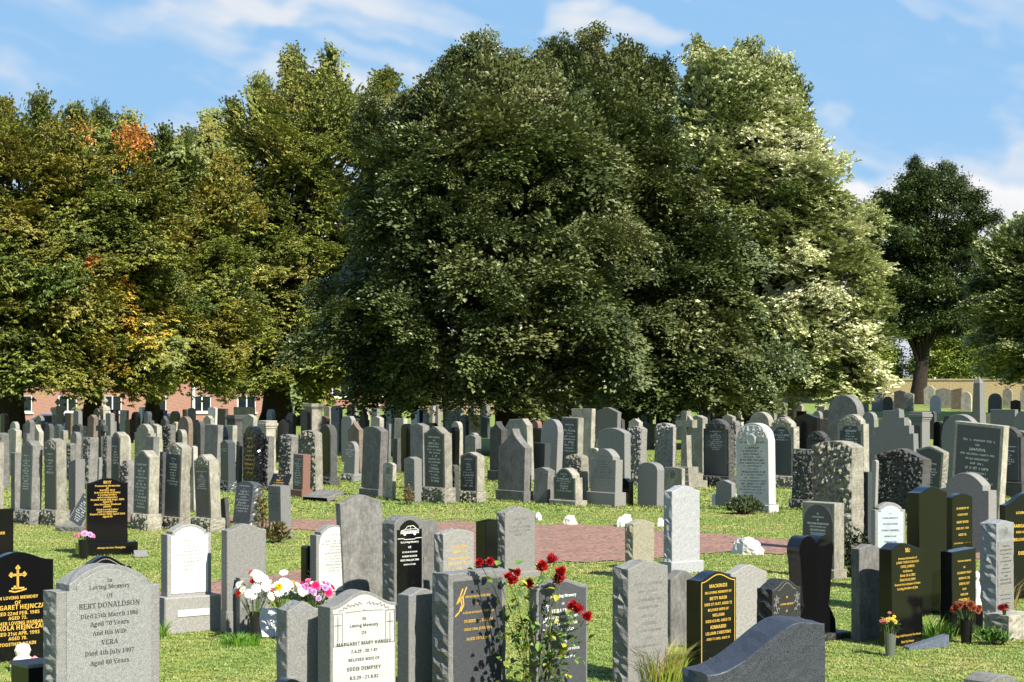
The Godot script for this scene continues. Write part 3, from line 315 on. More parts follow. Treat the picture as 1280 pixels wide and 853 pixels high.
	[4.7,0.0,-21.74,42,0.53,1.45,0.17,"ogee",0.064,"bk",{},"tall blank back of polished black headstone reflecting its neighbour","modern headstones on the near side of the red path"],
	[5.51,0.0,-23.65,42,0.427,1.251,0.1,"seg",0.043,"bk",{"tx":"bevin"},"black gold-lettered headstone behind the tall polished black back","modern headstones on the near side of the red path"],
	[4.74,0.0,-24.18,15,0.416,1.108,0.12,"shoulder",0.092,"lg",{"pn":["wb",0.07,0.0,0.96,"shoulder"],"tx":"stuart"},"pale headstone with light blue-white panel and dark lettering","modern headstones on the near side of the red path"],
	[6.23,0.0,-23.31,25,0.704,1.282,0.1,"ogee",0.141,"bk",{"tx":"margaret"},"black headstone with gold lettering beside dry stalks and rough pale stone","modern headstones on the near side of the red path"],
	[5.35,0.0,-21.18,42,0.336,1.112,0.22,"gable",0.034,"lw",{"rock":"s","pn":["lg",0.06,0.0,0.8,"flat"],"tx":"ess","ex":"crest"},"white headstone with rough edge, carved initial crest and grey lettered panel","modern headstones on the near side of the red path"],
	[1.51,0.0,-12.0,20,0.816,1.17,0.36,"sweep",0.294,"bg",{"rock":"s"},"large blue-grey granite headstone with a sweeping concave top, very close","modern headstones on the near side of the red path"],
	[2.99,0.0,-12.0,42,0.277,0.84,0.2,"seg",0.033,"ws",{},"rounded top of a low grey stone rising from the near grass","modern headstones on the near side of the red path"],
	[-1.55,0.0,-13.22,42,0.329,0.617,0.12,"ogee",0.066,"bk",{},"dark top of a headstone rising before the white carved one","modern headstones on the near side of the red path"],
]


# words cut or printed on the near stones: [text, width as a share of the face, height as a share of the stone]
const WORDS = {
	"roy": ["gold", "serif", [["ROY", .2, .94], ["Treasured Memories", .62, .885], ["of", .07, .85], ["RACHEL MAY", .38, .815], ["Beloved Wife of Jimmy", .64, .775], ["a Loving Mother", .46, .74], ["and Grandmother", .5, .705], ["Passed Away 6th Sept. 2004", .82, .665], ["Aged 83", .24, .63], ["Also Her Dear Husband", .66, .595], ["JIMMY", .2, .555], ["Much Loved Father", .54, .515], ["and Grandfather", .48, .48], ["Passed Away 26th April 2010", .86, .44], ["Aged 89", .24, .4]]],
	"bert": ["ink", "serif", [["In", .06, .9], ["Loving Memory", .48, .855], ["Of", .07, .8], ["BERT DONALDSON", .72, .74], ["Died 15th March 1986", .68, .675], ["Aged 70 Years", .46, .615], ["And His Wife", .4, .56], ["VERA", .2, .495], ["Died 4th July 1997", .58, .425], ["Aged 80 Years", .46, .36]]],
	"cross": ["gold", "sans", [["IN LOVING MEMORY", .56, .6], ["OF", .08, .555], ["MARGARET HEJNCZAK", .86, .51], ["DIED 22nd FEB. 1985", .6, .462], ["AGED 73.", .26, .42], ["AND HER LOVING HUSBAND", .8, .375], ["MYKOLA HEJNCZAK", .78, .33], ["DIED 21st APR. 1993", .6, .282], ["AGED 78.", .26, .24], ["TOGETHER AGAIN", .5, .19]]],
	"edge": ["gold", "sans", [["TOGETHER", .5, .62]]],
	"baxter": ["silver", "serif", [["In Loving Memory", .72, .735], ["Of", .12, .685], ["MY DEAR HUSBAND", .6, .635], ["ROBERT BAXTER", .6, .592], ["DIED 30th JAN 2004", .74, .55], ["AGED 54 YEARS.", .5, .508]]],
	"gold1": ["gold", "sans", [["IN LOVING", .5, .8], ["MEMORY OF", .5, .74], ["OUR DEAR PARENTS", .7, .66], ["JAMES COSTELLO", .74, .6], ["AND", .16, .54], ["BELOVED WIFE", .6, .47], ["AGNES", .3, .41], ["REUNITED", .5, .33]]],
	"worn1": ["faint", "sans", [["IN LOVING MEMORY", .6, .82], ["OF", .1, .76], ["CHARLES CAMPBELL", .7, .7], ["DIED 12TH MARCH 1956", .72, .64], ["AGED 58", .4, .58]]],
	"tommy": ["gold", "serif", [["TREASURED MEMORIES", .56, .82], ["OF", .07, .765], ["A DEAR HUSBAND AND DAD", .64, .7], ["TOMMY L. SMITH", .6, .635], ["DIED 29th JUNE 1985", .58, .57], ["AGED 59 YEARS", .5, .5], ["REUNITED", .3, .12]]],
	"hanley": ["black", "sans", [["In", .06, .79], ["Loving Memory", .46, .735], ["OF", .08, .68], ["MARGARET MARY HANLEY", .88, .6], ["2.4.29 - 20.1.81", .42, .54], ["BELOVED WIFE OF", .5, .475], ["EDDIE DEMPSEY", .54, .405], ["8.5.29 - 21.8.82", .46, .335]]],
	"vera": ["silver", "serif", [["In Loving Memory", .56, .86], ["OF", .06, .8], ["VERA SMITH", .5, .745], ["BELOVED WIFE OF JOHN", .66, .69], ["DIED 14th NOV. 1988", .6, .64], ["AGED 67 YEARS", .46, .59], ["ALSO", .14, .54], ["JOHN", .16, .49], ["DEVOTED FATHER OF PETER", .7, .43], ["DIED 2nd MAY 1996", .5, .37]]],
	"connelly": ["faint", "sans", [["IN LOVING MEMORY OF", .7, .82], ["JOHN CONNELLY", .5, .755], ["DIED 4TH APRIL 1961", .66, .69], ["AGED 66 YEARS", .5, .63], ["HIS WIFE", .3, .56], ["CATHERINE", .4, .5], ["DIED 9TH JUNE 1974", .66, .44], ["JAMES", .26, .38], ["WHO DIED IN INFANCY", .66, .32], ["R.I.P.", .2, .25]]],
	"mackenzie": ["gold", "sans", [["MACKENZIE", .48, .86], ["IN LOVING MEMORY OF", .72, .795], ["BETTY MAIN", .46, .735], ["DIED 27.10.97, AGED 72", .74, .675], ["BELOVED WIFE OF", .56, .62], ["WILLIAM", .32, .565], ["DIED 6.5.98, AGED 75", .68, .505], ["KINNAIRD", .42, .445], ["LILLIAN CHRISTINE", .68, .385], ["DIED 7.7.2002, AGED 51", .62, .325], ["REUNITED", .46, .12]]],
	"wilkie": ["gold", "sans", [["In", .06, .8], ["LOVING MEMORY", .46, .72], ["OF", .08, .64], ["MARTHA BARNETT WILKIE", .86, .54], ["BORN 12th APR. 1919", .62, .44], ["DIED 9th JULY 1999", .6, .35]]],
	"mc": ["gold", "serif", [["Mc", .16, .93], ["Precious Memories of", .6, .855], ["JAMES TERENCE McLEAN", .72, .815], ["(WEE JAMES)", .44, .775], ["In Heaven", .3, .735], ["Born 16.4.1982", .48, .695], ["Died 16.10.2004", .5, .655], ["Dearest Son of James & Diane", .82, .61], ["Loving Brother of Jim", .66, .57], ["A Page Still Warm In The Room", .86, .13], ["Rest In Peace", .4, .075]]],
	"short": ["gold", "sans", [["TREASURED MEMORIES", .56, .87], ["OF", .08, .8], ["ELIZABETH TRACY", .58, .74], ["BORN 15.7.26", .46, .68], ["DIED 8.2.87", .42, .62], ["ALSO", .16, .56], ["HER SON", .3, .5], ["MARTIN T.", .46, .44]]],
	"bevin": ["gold", "sans", [["IN MEMORY OF", .6, .86], ["A DEAR WIFE", .5, .8], ["MARY BEVIN", .56, .73], ["DIED OCT. 1951", .6, .67], ["AGED 45.", .4, .61], ["LOVED MUM AND GRANDMOTHER", .84, .53], ["ALSO HER HUSBAND", .6, .45], ["JOHN R. BEVIN", .6, .38], ["DIED APRIL 1984", .6, .31], ["AGED 78.", .4, .25], ["SADLY MISSED", .7, .17]]],
	"stuart": ["black", "sans", [["In", .05, .88], ["LOVING MEMORY OF", .6, .83], ["MY DEAR HUSBAND", .56, .765], ["STUART CAMPBELL", .7, .695], ["BORN 15.4.47", .46, .63], ["DIED 19.7.94", .46, .57], ["MARY CAMPBELL", .62, .5], ["BORN 6.4.51", .42, .44], ["DIED 10.5.07", .44, .38], ["NEVER FORGOTTEN", .6, .31], ["AT REST", .3, .25]]],
	"margaret": ["gold", "sans", [["LOVING MEMORY", .5, .82], ["OF", .07, .765], ["MARGARET BLAIR", .66, .7], ["DIED 2ND JUNE 1986", .5, .64], ["BELOVED WIFE OF", .6, .575], ["ALSO", .14, .51], ["DIED 1994", .4, .45]]],
	"ess": ["grey", "sans", [["IN MEMORY OF", .46, .755], ["MARY ANDREW JAMES", .74, .715], ["DIED 14th NOVEMBER 1982,", .72, .68], ["AGED 80 YEARS.", .4, .645], ["A MOST LOVED MOTHER", .74, .61], ["ALSO HER", .26, .575], ["HUSBAND AND", .46, .54], ["DIED 20th APRIL 1961", .6, .505], ["CARRIE", .26, .47], ["DIED 21st MAY 1987", .7, .435], ["AGED 62 YEARS", .76, .4], ["AND IN LOVING MEMORY OF", .74, .29], ["THEIR SON AND DAUGHTER", .66, .25], ["REST IN PEACE", .5, .21], ["REUNITED IN GOD'S KEEPING", .8, .11], ["UNTIL WE MEET", .5, .075]]],
	"william": ["silver", "sans", [["In", .06, .83], ["LOVING MEMORY", .4, .78], ["OF", .07, .735], ["WILLIAM ROBERTSON", .72, .68], ["DIED 15TH APRIL 1941", .54, .63], ["HIS WIFE MARY", .52, .58], ["DIED 10TH JUNE 1955", .5, .53], ["FORMERLY OF HADDINGTON,", .78, .475], ["THEIR THREE SONS", .6, .425], ["DIED 21st DEC. 1971", .56, .375], ["AGED 67", .26, .325]]],
}

var rng := RandomNumberGenerator.new()
var mats := {}
var tex := {}
var taken := {}
var fonts := {}
var chip := FastNoiseLite.new()
var soft := FastNoiseLite.new()

# ------------------------------------------------------------------ a small mesh collector
class Shape:
	var v := PackedVector3Array()
	var n := PackedVector3Array()
	func tri(a: Vector3, b: Vector3, c: Vector3) -> void:
		var m := (c - a).cross(b - a).normalized()
		v.append(a); v.append(b); v.append(c)
		n.append(m); n.append(m); n.append(m)
	func quad(a: Vector3, b: Vector3, c: Vector3, d: Vector3) -> void:
		tri(a, b, c); tri(a, c, d)
	func smooth_tri(a: Vector3, b: Vector3, c: Vector3, na: Vector3, nb: Vector3, nc: Vector3) -> void:
		v.append(a); v.append(b); v.append(c); n.append(na); n.append(nb); n.append(nc)
	func box(c: Vector3, s: Vector3, bevel := 0.0) -> void:
		var h := s / 2.0
		var b := minf(bevel, minf(h.x, minf(h.y, h.z)) * .8)
		if b <= 0.0:
			var p := []
			for i in 8:
				p.append(c + Vector3(h.x if i & 1 else -h.x, h.y if i & 2 else -h.y, h.z if i & 4 else -h.z))
			quad(p[4], p[6], p[7], p[5]); quad(p[1], p[3], p[2], p[0]); quad(p[5], p[7], p[3], p[1])
			quad(p[0], p[2], p[6], p[4]); quad(p[6], p[2], p[3], p[7]); quad(p[0], p[4], p[5], p[1])
			return
		# bevelled: the eight corners give three points each
		var q := {}
		for i in 8:
			var s3 := Vector3(1 if i & 1 else -1, 1 if i & 2 else -1, 1 if i & 4 else -1)
			for a in 3:
				var e := h - Vector3(b, b, b)
				e[a] = h[a]
				q[i * 3 + a] = c + Vector3(s3.x * e.x, s3.y * e.y, s3.z * e.z)
		var f := func(a, w, x, y, z): quad(q[w * 3 + a], q[x * 3 + a], q[y * 3 + a], q[z * 3 + a])
		f.call(2, 4, 6, 7, 5); f.call(2, 1, 3, 2, 0); f.call(0, 5, 7, 3, 1); f.call(0, 0, 2, 6, 4); f.call(1, 6, 2, 3, 7); f.call(1, 0, 4, 5, 1)
		for e in [[0, 1, 1, 2], [2, 3, 1, 2], [4, 5, 1, 2], [6, 7, 1, 2], [0, 2, 0, 2], [1, 3, 0, 2], [4, 6, 0, 2], [5, 7, 0, 2], [0, 4, 0, 1], [1, 5, 0, 1], [2, 6, 0, 1], [3, 7, 0, 1]]:
			quad(q[e[0] * 3 + e[2]], q[e[1] * 3 + e[2]], q[e[1] * 3 + e[3]], q[e[0] * 3 + e[3]])
		for i in 8:
			tri(q[i * 3], q[i * 3 + 1], q[i * 3 + 2])
	func tube(p: PackedVector3Array, r: PackedFloat32Array, seg := 8, cap := true) -> void:
		var rings := []
		var norms := []
		var side := Vector3.RIGHT
		for i in p.size():
			var t := (p[mini(i + 1, p.size() - 1)] - p[maxi(i - 1, 0)]).normalized()
			if absf(t.dot(side)) > .9: side = Vector3.FORWARD if absf(t.dot(Vector3.FORWARD)) < .9 else Vector3.UP
			side = (side - t * t.dot(side)).normalized()
			var up := t.cross(side)
			var ring := PackedVector3Array()
			var nn := PackedVector3Array()
			for k in seg:
				var a := TAU * k / seg
				var d := side * cos(a) + up * sin(a)
				ring.append(p[i] + d * r[i]); nn.append(d)
			rings.append(ring); norms.append(nn)
		for i in p.size() - 1:
			for k in seg:
				var l := (k + 1) % seg
				smooth_tri(rings[i][k], rings[i + 1][k], rings[i + 1][l], norms[i][k], norms[i + 1][k], norms[i + 1][l])
				smooth_tri(rings[i][k], rings[i + 1][l], rings[i][l], norms[i][k], norms[i + 1][l], norms[i][l])
		if cap:
			for k in seg:
				var l := (k + 1) % seg
				tri(p[0], rings[0][k], rings[0][l])
				tri(p[-1], rings[-1][l], rings[-1][k])
	func lathe(prof: Array, seg := 16, at := Vector3.ZERO, sx := 1.0, sz := 1.0) -> void:
		for i in prof.size() - 1:
			for k in seg:
				var a := TAU * k / seg
				var b := TAU * (k + 1) / seg
				var p := func(j, ang): return at + Vector3(cos(ang) * prof[j][0] * sx, prof[j][1], sin(ang) * prof[j][0] * sz)
				quad(p.call(i, a), p.call(i + 1, a), p.call(i + 1, b), p.call(i, b))
	func slab(poly: PackedVector2Array, z0: float, z1: float) -> void:
		var t := Geometry2D.triangulate_polygon(poly)
		for i in range(0, t.size(), 3):
			var a := poly[t[i]]; var b := poly[t[i + 1]]; var c := poly[t[i + 2]]
			tri(Vector3(a.x, a.y, z1), Vector3(b.x, b.y, z1), Vector3(c.x, c.y, z1))
			tri(Vector3(a.x, a.y, z0), Vector3(c.x, c.y, z0), Vector3(b.x, b.y, z0))
		for i in poly.size():
			var a := poly[i]; var b := poly[(i + 1) % poly.size()]
			quad(Vector3(a.x, a.y, z0), Vector3(b.x, b.y, z0), Vector3(b.x, b.y, z1), Vector3(a.x, a.y, z1))
	func add(o: Shape, x: Transform3D) -> void:
		for i in o.v.size():
			v.append(x * o.v[i]); n.append((x.basis * o.n[i]).normalized())
	func mesh() -> ArrayMesh:
		var a := []
		a.resize(Mesh.ARRAY_MAX)
		a[Mesh.ARRAY_VERTEX] = v
		a[Mesh.ARRAY_NORMAL] = n
		var m := ArrayMesh.new()
		m.add_surface_from_arrays(Mesh.PRIMITIVE_TRIANGLES, a)
		return m

# ------------------------------------------------------------------ naming and placing
func numbered(called: String) -> String:
	if not taken.has(called):
		taken[called] = 0
		return called
	taken[called] += 1
	return "%s_%03d" % [called, taken[called]]

func thing(called: String, label: String, category: String, at: Vector3, yaw := 0.0, group := "") -> Node3D:
	var o := Node3D.new()
	o.name = numbered(called)
	add_child(o)
	o.position = at
	o.rotation.y = deg_to_rad(yaw)
	o.set_meta("label", label)
	o.set_meta("category", category)
	if group != "": o.set_meta("group", group)
	return o

func part(called: String, mesh: Mesh, mat: Material, parent: Node, at := Vector3.ZERO) -> MeshInstance3D:
	var o := MeshInstance3D.new()
	o.name = called
	o.mesh = mesh
	o.material_override = mat
	o.position = at
	parent.add_child(o, true)
	return o

func structure(called: String, mesh: Mesh, mat: Material) -> MeshInstance3D:
	var o := part(called, mesh, mat, self)
	o.set_meta("kind", "structure")
	return o

func ease01(a: float, b: float, t: float) -> float:
	var k := clampf((t - a) / (b - a), 0, 1)
	return k * k * (3 - 2 * k)

func land(x: float, z: float) -> float:      # height of the ground
	var d := -z
	return .9 * ease01(85, 122, d) * ease01(2, 14, x) - 1.0 * ease01(88, 104, d) * ease01(17, 21, -x)

func spot(px: float, py: float) -> Vector3:  # a place on the flat lawn, from bearings taken off the photograph
	var d := FOCAL * EYE / (py - 470.0)
	return Vector3((px - 640.0) * d / FOCAL, 0, -d)

# ------------------------------------------------------------------ materials
func noise(seed_: int, freq: float, octaves := 4, kind := FastNoiseLite.TYPE_SIMPLEX_SMOOTH) -> FastNoiseLite:
	var f := FastNoiseLite.new()
	f.seed = seed_
	f.frequency = freq
	f.noise_type = kind
	f.fractal_octaves = octaves
	return f

func field(seed_: int, freq: float, octaves: int, size: int) -> PackedByteArray:
	var im := noise(seed_, freq, octaves).get_seamless_image(size, size)
	im.convert(Image.FORMAT_L8)
	return im.get_data()

func paint(size: int, f: Callable) -> ImageTexture:   # f(index) -> Color, in sRGB
	var im := Image.create(size, size, false, Image.FORMAT_RGB8)
	for y in size:
		for x in size:
			im.set_pixel(x, y, f.call(y * size + x))
	im.generate_mipmaps()
	return ImageTexture.create_from_image(im)

func make_textures() -> void:
	var N := 384
	var fine := field(1, .22, 2, N)
	var fine2 := field(2, .35, 1, N)
	var mid := field(3, .05, 4, N)
	var big := field(4, .012, 5, N)
	var spots := field(5, .09, 3, N)
	var step_ := func(b: int, t: float, w: float) -> float: return clampf((b / 255.0 - t) / w + .5, 0, 1)
	# coarse granite: dark and light grains on mottled grey
	tex.granite = paint(N, func(i):
		var k: float = .78 + (mid[i] / 255.0 - .5) * .14
		k -= .4 * step_.call(fine[i], .66, .1)
		k += .2 * step_.call(fine2[i], .7, .1)
		return Color(k, k, k * .995))
	tex.relief = paint(N, func(i):
		var k: float = .5 * fine[i] / 255.0 + .3 * mid[i] / 255.0 + .2 * fine2[i] / 255.0
		return Color(k, k, k))
	# weathered stone: soot, lichen and pale rubbed patches over a fine grain
	tex.weather = paint(N, func(i):
		var j: int = (i / N) / 7 * N + i % N
		var k: float = .82 + (big[i] / 255.0 - .5) * .22 + (mid[i] / 255.0 - .5) * .2 + (fine[i] / 255.0 - .5) * .22 + (mid[j] / 255.0 - .5) * .3
		var c := Color(k, k, k)
		var lichen: float = step_.call(spots[i], .68, .08)
		c = c.lerp(Color(.86, .85, .7), lichen * .35)
		var soot: float = step_.call(mid[j], .64, .25)
		return c.lerp(Color(.3, .3, .29), soot * .3))
	tex.polish = paint(N, func(i):
		var k: float = .8 + (fine[i] / 255.0 - .5) * .3 + .25 * step_.call(fine2[i], .74, .06)
		return Color(k, k, k))
	tex.marble = paint(N, func(i):
		var k: float = .95 + (big[i] / 255.0 - .5) * .12
		var stain: float = step_.call(spots[i], .7, .12) * step_.call(big[i], .5, .4)
		return Color(k, k, k * .99).lerp(Color(.62, .6, .54), stain * .4))
	tex.lawn = paint(N, func(i):
		var k: float = mid[i] / 255.0
		var c := Color(.38, .47, .16).lerp(Color(.5, .52, .22), clampf((big[i] / 255.0 - .35) * 2.2, 0, 1))
		c = c.lerp(Color(.36, .43, .16), clampf((.45 - k) * 2.0, 0, 1))
		return c * (.8 + fine[i] / 255.0 * .4))
	tex.gravel = paint(N, func(i):
		var j: int = i
		var c := Color(.5, .37, .31).lerp(Color(.41, .32, .27), clampf((big[i] / 255.0 - .3) * 2.4, 0, 1))
		c *= .8 + fine[i] / 255.0 * .5 + mid[j] / 255.0 * .3
		c = c.lerp(Color(.68, .6, .54), step_.call(fine2[i], .72, .06) * .8)
		return c.lerp(Color(.26, .23, .19), step_.call(mid[j], .62, .12) * .7))
	tex.bark = paint(N, func(i):
		var j: int = (i / N) / 5 * N % (N * N) + i % N
		var k: float = .55 + (mid[j] / 255.0 - .5) * .7 + (fine[i] / 255.0 - .5) * .3
		return Color(k, k * .95, k * .86))
	tex.brick = paint(N, func(i):
		var y: int = i / N; var x: int = i % N
		var row := y / 12
		var u := (x + (16 if row % 2 else 0)) % 32
		if y % 12 < 2 or u < 2: return Color(.72, .66, .6)
		var h := ((row * 73 + (x + (16 if row % 2 else 0)) / 32 * 31) % 17) / 17.0
		return Color(.6, .45, .39).lerp(Color(.68, .53, .47), h) * (.9 + fine[i] / 255.0 * .2))
	tex.walling = paint(N, func(i):
		var k: float = .75 + (spots[i] / 255.0 - .5) * .8 + (fine[i] / 255.0 - .5) * .2
		return Color(k, k * .95, k * .84))

func material(key: String, c: Color, rough: float, t := "", scale_ := 1.0, relief := 0.0, offset := Vector3.ZERO) -> StandardMaterial3D:
	if mats.has(key): return mats[key]
	var m := StandardMaterial3D.new()
	m.albedo_color = c
	m.roughness = rough
	if t != "":
		m.albedo_texture = tex[t]
		m.uv1_triplanar = true
		m.uv1_scale = Vector3(scale_, scale_, scale_)
		m.uv1_offset = offset
		m.texture_filter = BaseMaterial3D.TEXTURE_FILTER_LINEAR_WITH_MIPMAPS_ANISOTROPIC
	if relief > 0.0:
		m.heightmap_enabled = true
		m.heightmap_texture = tex.relief
		m.heightmap_scale = relief
	mats[key] = m
	return m

const STONE_LOOK = {   # colour (sRGB), roughness, texture, repeats per metre, relief
	"gg": [Color(.56, .56, .55), .75, "granite", 1.3, .25],
	"gp": [Color(.6, .61, .6), .5, "granite", 1.3, .1],
	"gd": [Color(.36, .37, .39), .3, "granite", 1.6, 0.0],
	"gx": [Color(.22, .22, .21), .55, "granite", 1.6, .1],
	"dg": [Color(.3, .32, .33), .35, "polish", .8, 0.0],
	"bk": [Color(.075, .075, .08), .12, "polish", 1.0, 0.0],
	"ss": [Color(.64, .625, .57), .9, "weather", .7, .4],
	"ws": [Color(.5, .495, .48), .9, "weather", .8, .4],
	"sd": [Color(.33, .33, .32), .85, "weather", .9, .5],
	"bs": [Color(.5, .44, .38), .9, "weather", .8, .4],
	"wh": [Color(.78, .78, .765), .45, "marble", 1.0, 0.0],
	"wb": [Color(.66, .7, .73), .4, "marble", .6, 0.0],
	"lw": [Color(.7, .71, .72), .65, "granite", 1.7, .1],
	"lg": [Color(.64, .635, .615), .8, "granite", 1.4, .2],
	"cr": [Color(.72, .7, .64), .85, "weather", .6, .2],
	"rg": [Color(.6, .44, .38), .7, "granite", 1.2, .2],
	"yg": [Color(.66, .64, .55), .8, "granite", 1.0, .2],
	"bg": [Color(.26, .28, .32), .5, "granite", .9, .3],
	"bl": [Color(.42, .46, .52), .55, "granite", .9, .3],
}

func stone_mat(key: String, variant: int) -> StandardMaterial3D:
	var k := key + str(variant)
	var s: Array = STONE_LOOK[key]
	var tone := 1.0 + (variant - 1.5) * .05
	var c: Color = s[0]
	return material(k, Color(c.r * tone, c.g * tone, c.b * tone), s[1], s[2], s[3], s[4], Vector3(variant * .37, variant * .61, variant * .23))

func ink(kind: String) -> StandardMaterial3D:
	match kind:
		"gold", "g":
			var m := material("gold_leaf", Color(.86, .7, .32), .4)
			m.metallic = .35
			return m
		"silver", "w": return material("white_paint", Color(.86, .86, .84), .6)
		"black", "k": return material("black_paint", Color(.12, .12, .12), .6)
		"ink": return material("dark_cut", Color(.2, .2, .2), .8)
		"grey": return material("grey_cut", Color(.3, .3, .31), .8)
		"faint": return material("faint_cut", Color(.42, .42, .4), .8)
		"d": return material("worn_dark", Color(.3, .3, .29), .8)
		_: return material("worn_pale", Color(.46, .46, .44), .8)

# ------------------------------------------------------------------ headstones
func crown_line(prof: String, W: float, H: float, rise: float) -> PackedVector2Array:
	var p := PackedVector2Array()
	var us: Array = []
	match prof:
		"flat": us = [-1.0, 1.0]
		"gable": us = [-1.0, -.5, -.12, 0.0, .12, .5, 1.0]
		"slant": us = [-1.0, 1.0]
		"cut": us = [-1.0, -.6, .6, 1.0]
		"shoulder":
			us = [-1.0, -.761]
			for i in 13: us.append(lerpf(-.76, .76, i / 12.0))
			us.append(.761); us.append(1.0)
		"step":
			us = [-1.0, -.821, -.82, -.601, -.6, -.381, -.38, 0.0, .38, .381, .6, .601, .82, .821, 1.0]
		_:
			for i in 19: us.append(lerpf(-1, 1, i / 18.0))
	for u: float in us:
		var a := absf(u)
		var y := H
		match prof:
			"round": y = H - rise * (1 - sqrt(maxf(0, 1 - a * a)))
			"seg": y = H - rise * a * a
			"gable": y = H - rise * maxf(a, .06)
			"ogee": y = H - rise * (.5 - .5 * cos(PI * a))
			"peak": y = H - rise * pow(a, .62)
			"slant": y = H - rise * (.5 - .5 * u)
			"cut": y = H - (rise if a > .9 else 0.0)
			"shoulder":
				y = H - rise * .72 * pow(a / .76, 2) if a <= .7601 else H - rise
			"step":
				y = H - rise * (0.0 if a < .3805 else .33 if a < .6005 else .66 if a < .8205 else 1.0)
			"sweep": y = H - rise * (1.0 - pow(ease01(-1.0, .62, u), 1.25)) - .04 * maxf(0, u - .62)
			"wave": y = H - rise * (.5 - .5 * cos(PI * clampf((u + .35) / 1.35 if u > -.35 else (-.35 - u) / .9, 0, 1)))
		p.append(Vector2(u * W / 2, y))
	return p

func body(W: float, H: float, T: float, prof: String, rise: float, rf := 0.0, rs := 0.0, rb := 0.0, c := .006) -> ArrayMesh:
	var s := Shape.new()
	var line := crown_line(prof, W, H, rise)
	var rough := maxf(rf, maxf(rs, rb))
	if rf > 0 or rb > 0:
		var l2 := PackedVector2Array()
		var most := clampf(W / 26.0, .018, .03)
		for i in line.size() - 1:
			var k := maxi(1, ceili((line[i + 1].x - line[i].x) / most))
			for j in k: l2.append(line[i].lerp(line[i + 1], float(j) / k))
		l2.append(line[-1])
		line = l2
	var n := line.size() - 1
	var m := 1
	if rough > 0: m = clampi(int(H / (.03 if rf > 0 else .045)), 8, 52)
	var K := 4 if rs > 0 else 1
	c = minf(c, T * .2)
	var off := rng.randf() * 90.0
	var wob := rough * .18
	var jit := func(p: Vector3) -> Vector3:
		if wob == 0.0: return p
		var q := p * 9.0 + Vector3(off, off, off)
		return p + Vector3(soft.get_noise_3dv(q), soft.get_noise_3dv(q + Vector3(31, 0, 0)), soft.get_noise_3dv(q + Vector3(0, 57, 0))) * wob * (1.0 if p.y > .02 else 0.0)
	var bump := func(p: Vector3) -> float:
		return .45 + 1.15 * soft.get_noise_3dv(p * 10.0 + Vector3(off, 0, off)) + .85 * soft.get_noise_3dv(p * 22.0 + Vector3(off, off, 0)) + .4 * chip.get_noise_3dv(p * .8 + Vector3(0, off, off))
	var fx := 1.0 - 2.0 * c / W
	for side in [1.0, -1.0]:
		var amp := rf if side > 0 else rb
		var g := []
		for i in n + 1:
			var col := PackedVector3Array()
			for j in m + 1:
				var p: Vector3 = jit.call(Vector3(line[i].x * fx, (line[i].y - c) * j / m, side * T / 2))
				if amp > 0 and i > 0 and i < n and j < m:
					p.z += side * amp * bump.call(p)
				col.append(p)
			g.append(col)
		for i in n:
			for j in m:
				if side > 0: s.quad(g[i][j], g[i][j + 1], g[i + 1][j + 1], g[i + 1][j])
				else: s.quad(g[i + 1][j], g[i + 1][j + 1], g[i][j + 1], g[i][j])
		# bevel ring
		var z: float = side * (T / 2 - c)
		for i in n:
			s.quad(g[i][m], jit.call(Vector3(line[i].x, line[i].y, z)), jit.call(Vector3(line[i + 1].x, line[i + 1].y, z)), g[i + 1][m])
		for j in m:
			s.quad(g[0][j], jit.call(Vector3(line[0].x, line[0].y * j / m, z)), jit.call(Vector3(line[0].x, line[0].y * (j + 1) / m, z)), g[0][j + 1])
			s.quad(g[n][j + 1], jit.call(Vector3(line[n].x, line[n].y * (j + 1) / m, z)), jit.call(Vector3(line[n].x, line[n].y * j / m, z)), g[n][j])
	var z0 := T / 2 - c
	for e in [0, n]:
		var dirn := -1.0 if e == 0 else 1.0
		var g := []
		for k in K + 1:
			var col := PackedVector3Array()
			for j in m + 1:
				var p: Vector3 = jit.call(Vector3(line[e].x, line[e].y * j / m, lerpf(z0, -z0, float(k) / K)))
				if rs > 0 and k > 0 and k < K and j < m: p.x += dirn * rs * bump.call(p * 1.6)
				col.append(p)
			g.append(col)
		for k in K:
			for j in m:
				s.quad(g[k][j], g[k][j + 1], g[k + 1][j + 1], g[k + 1][j])
	for i in n:
		for k in K:
			var za := lerpf(z0, -z0, float(k) / K); var zb := lerpf(z0, -z0, float(k + 1) / K)
			var q := []
			for w in [[i, za], [i, zb], [i + 1, zb], [i + 1, za]]:
				var p: Vector3 = jit.call(Vector3(line[w[0]].x, line[w[0]].y, w[1]))
				if rs > 0 and absf(w[1]) < z0 * .9: p.y += rs * .35 * bump.call(p * 1.6)
				q.append(p)
			s.quad(q[0], q[1], q[2], q[3])
	return s.mesh()

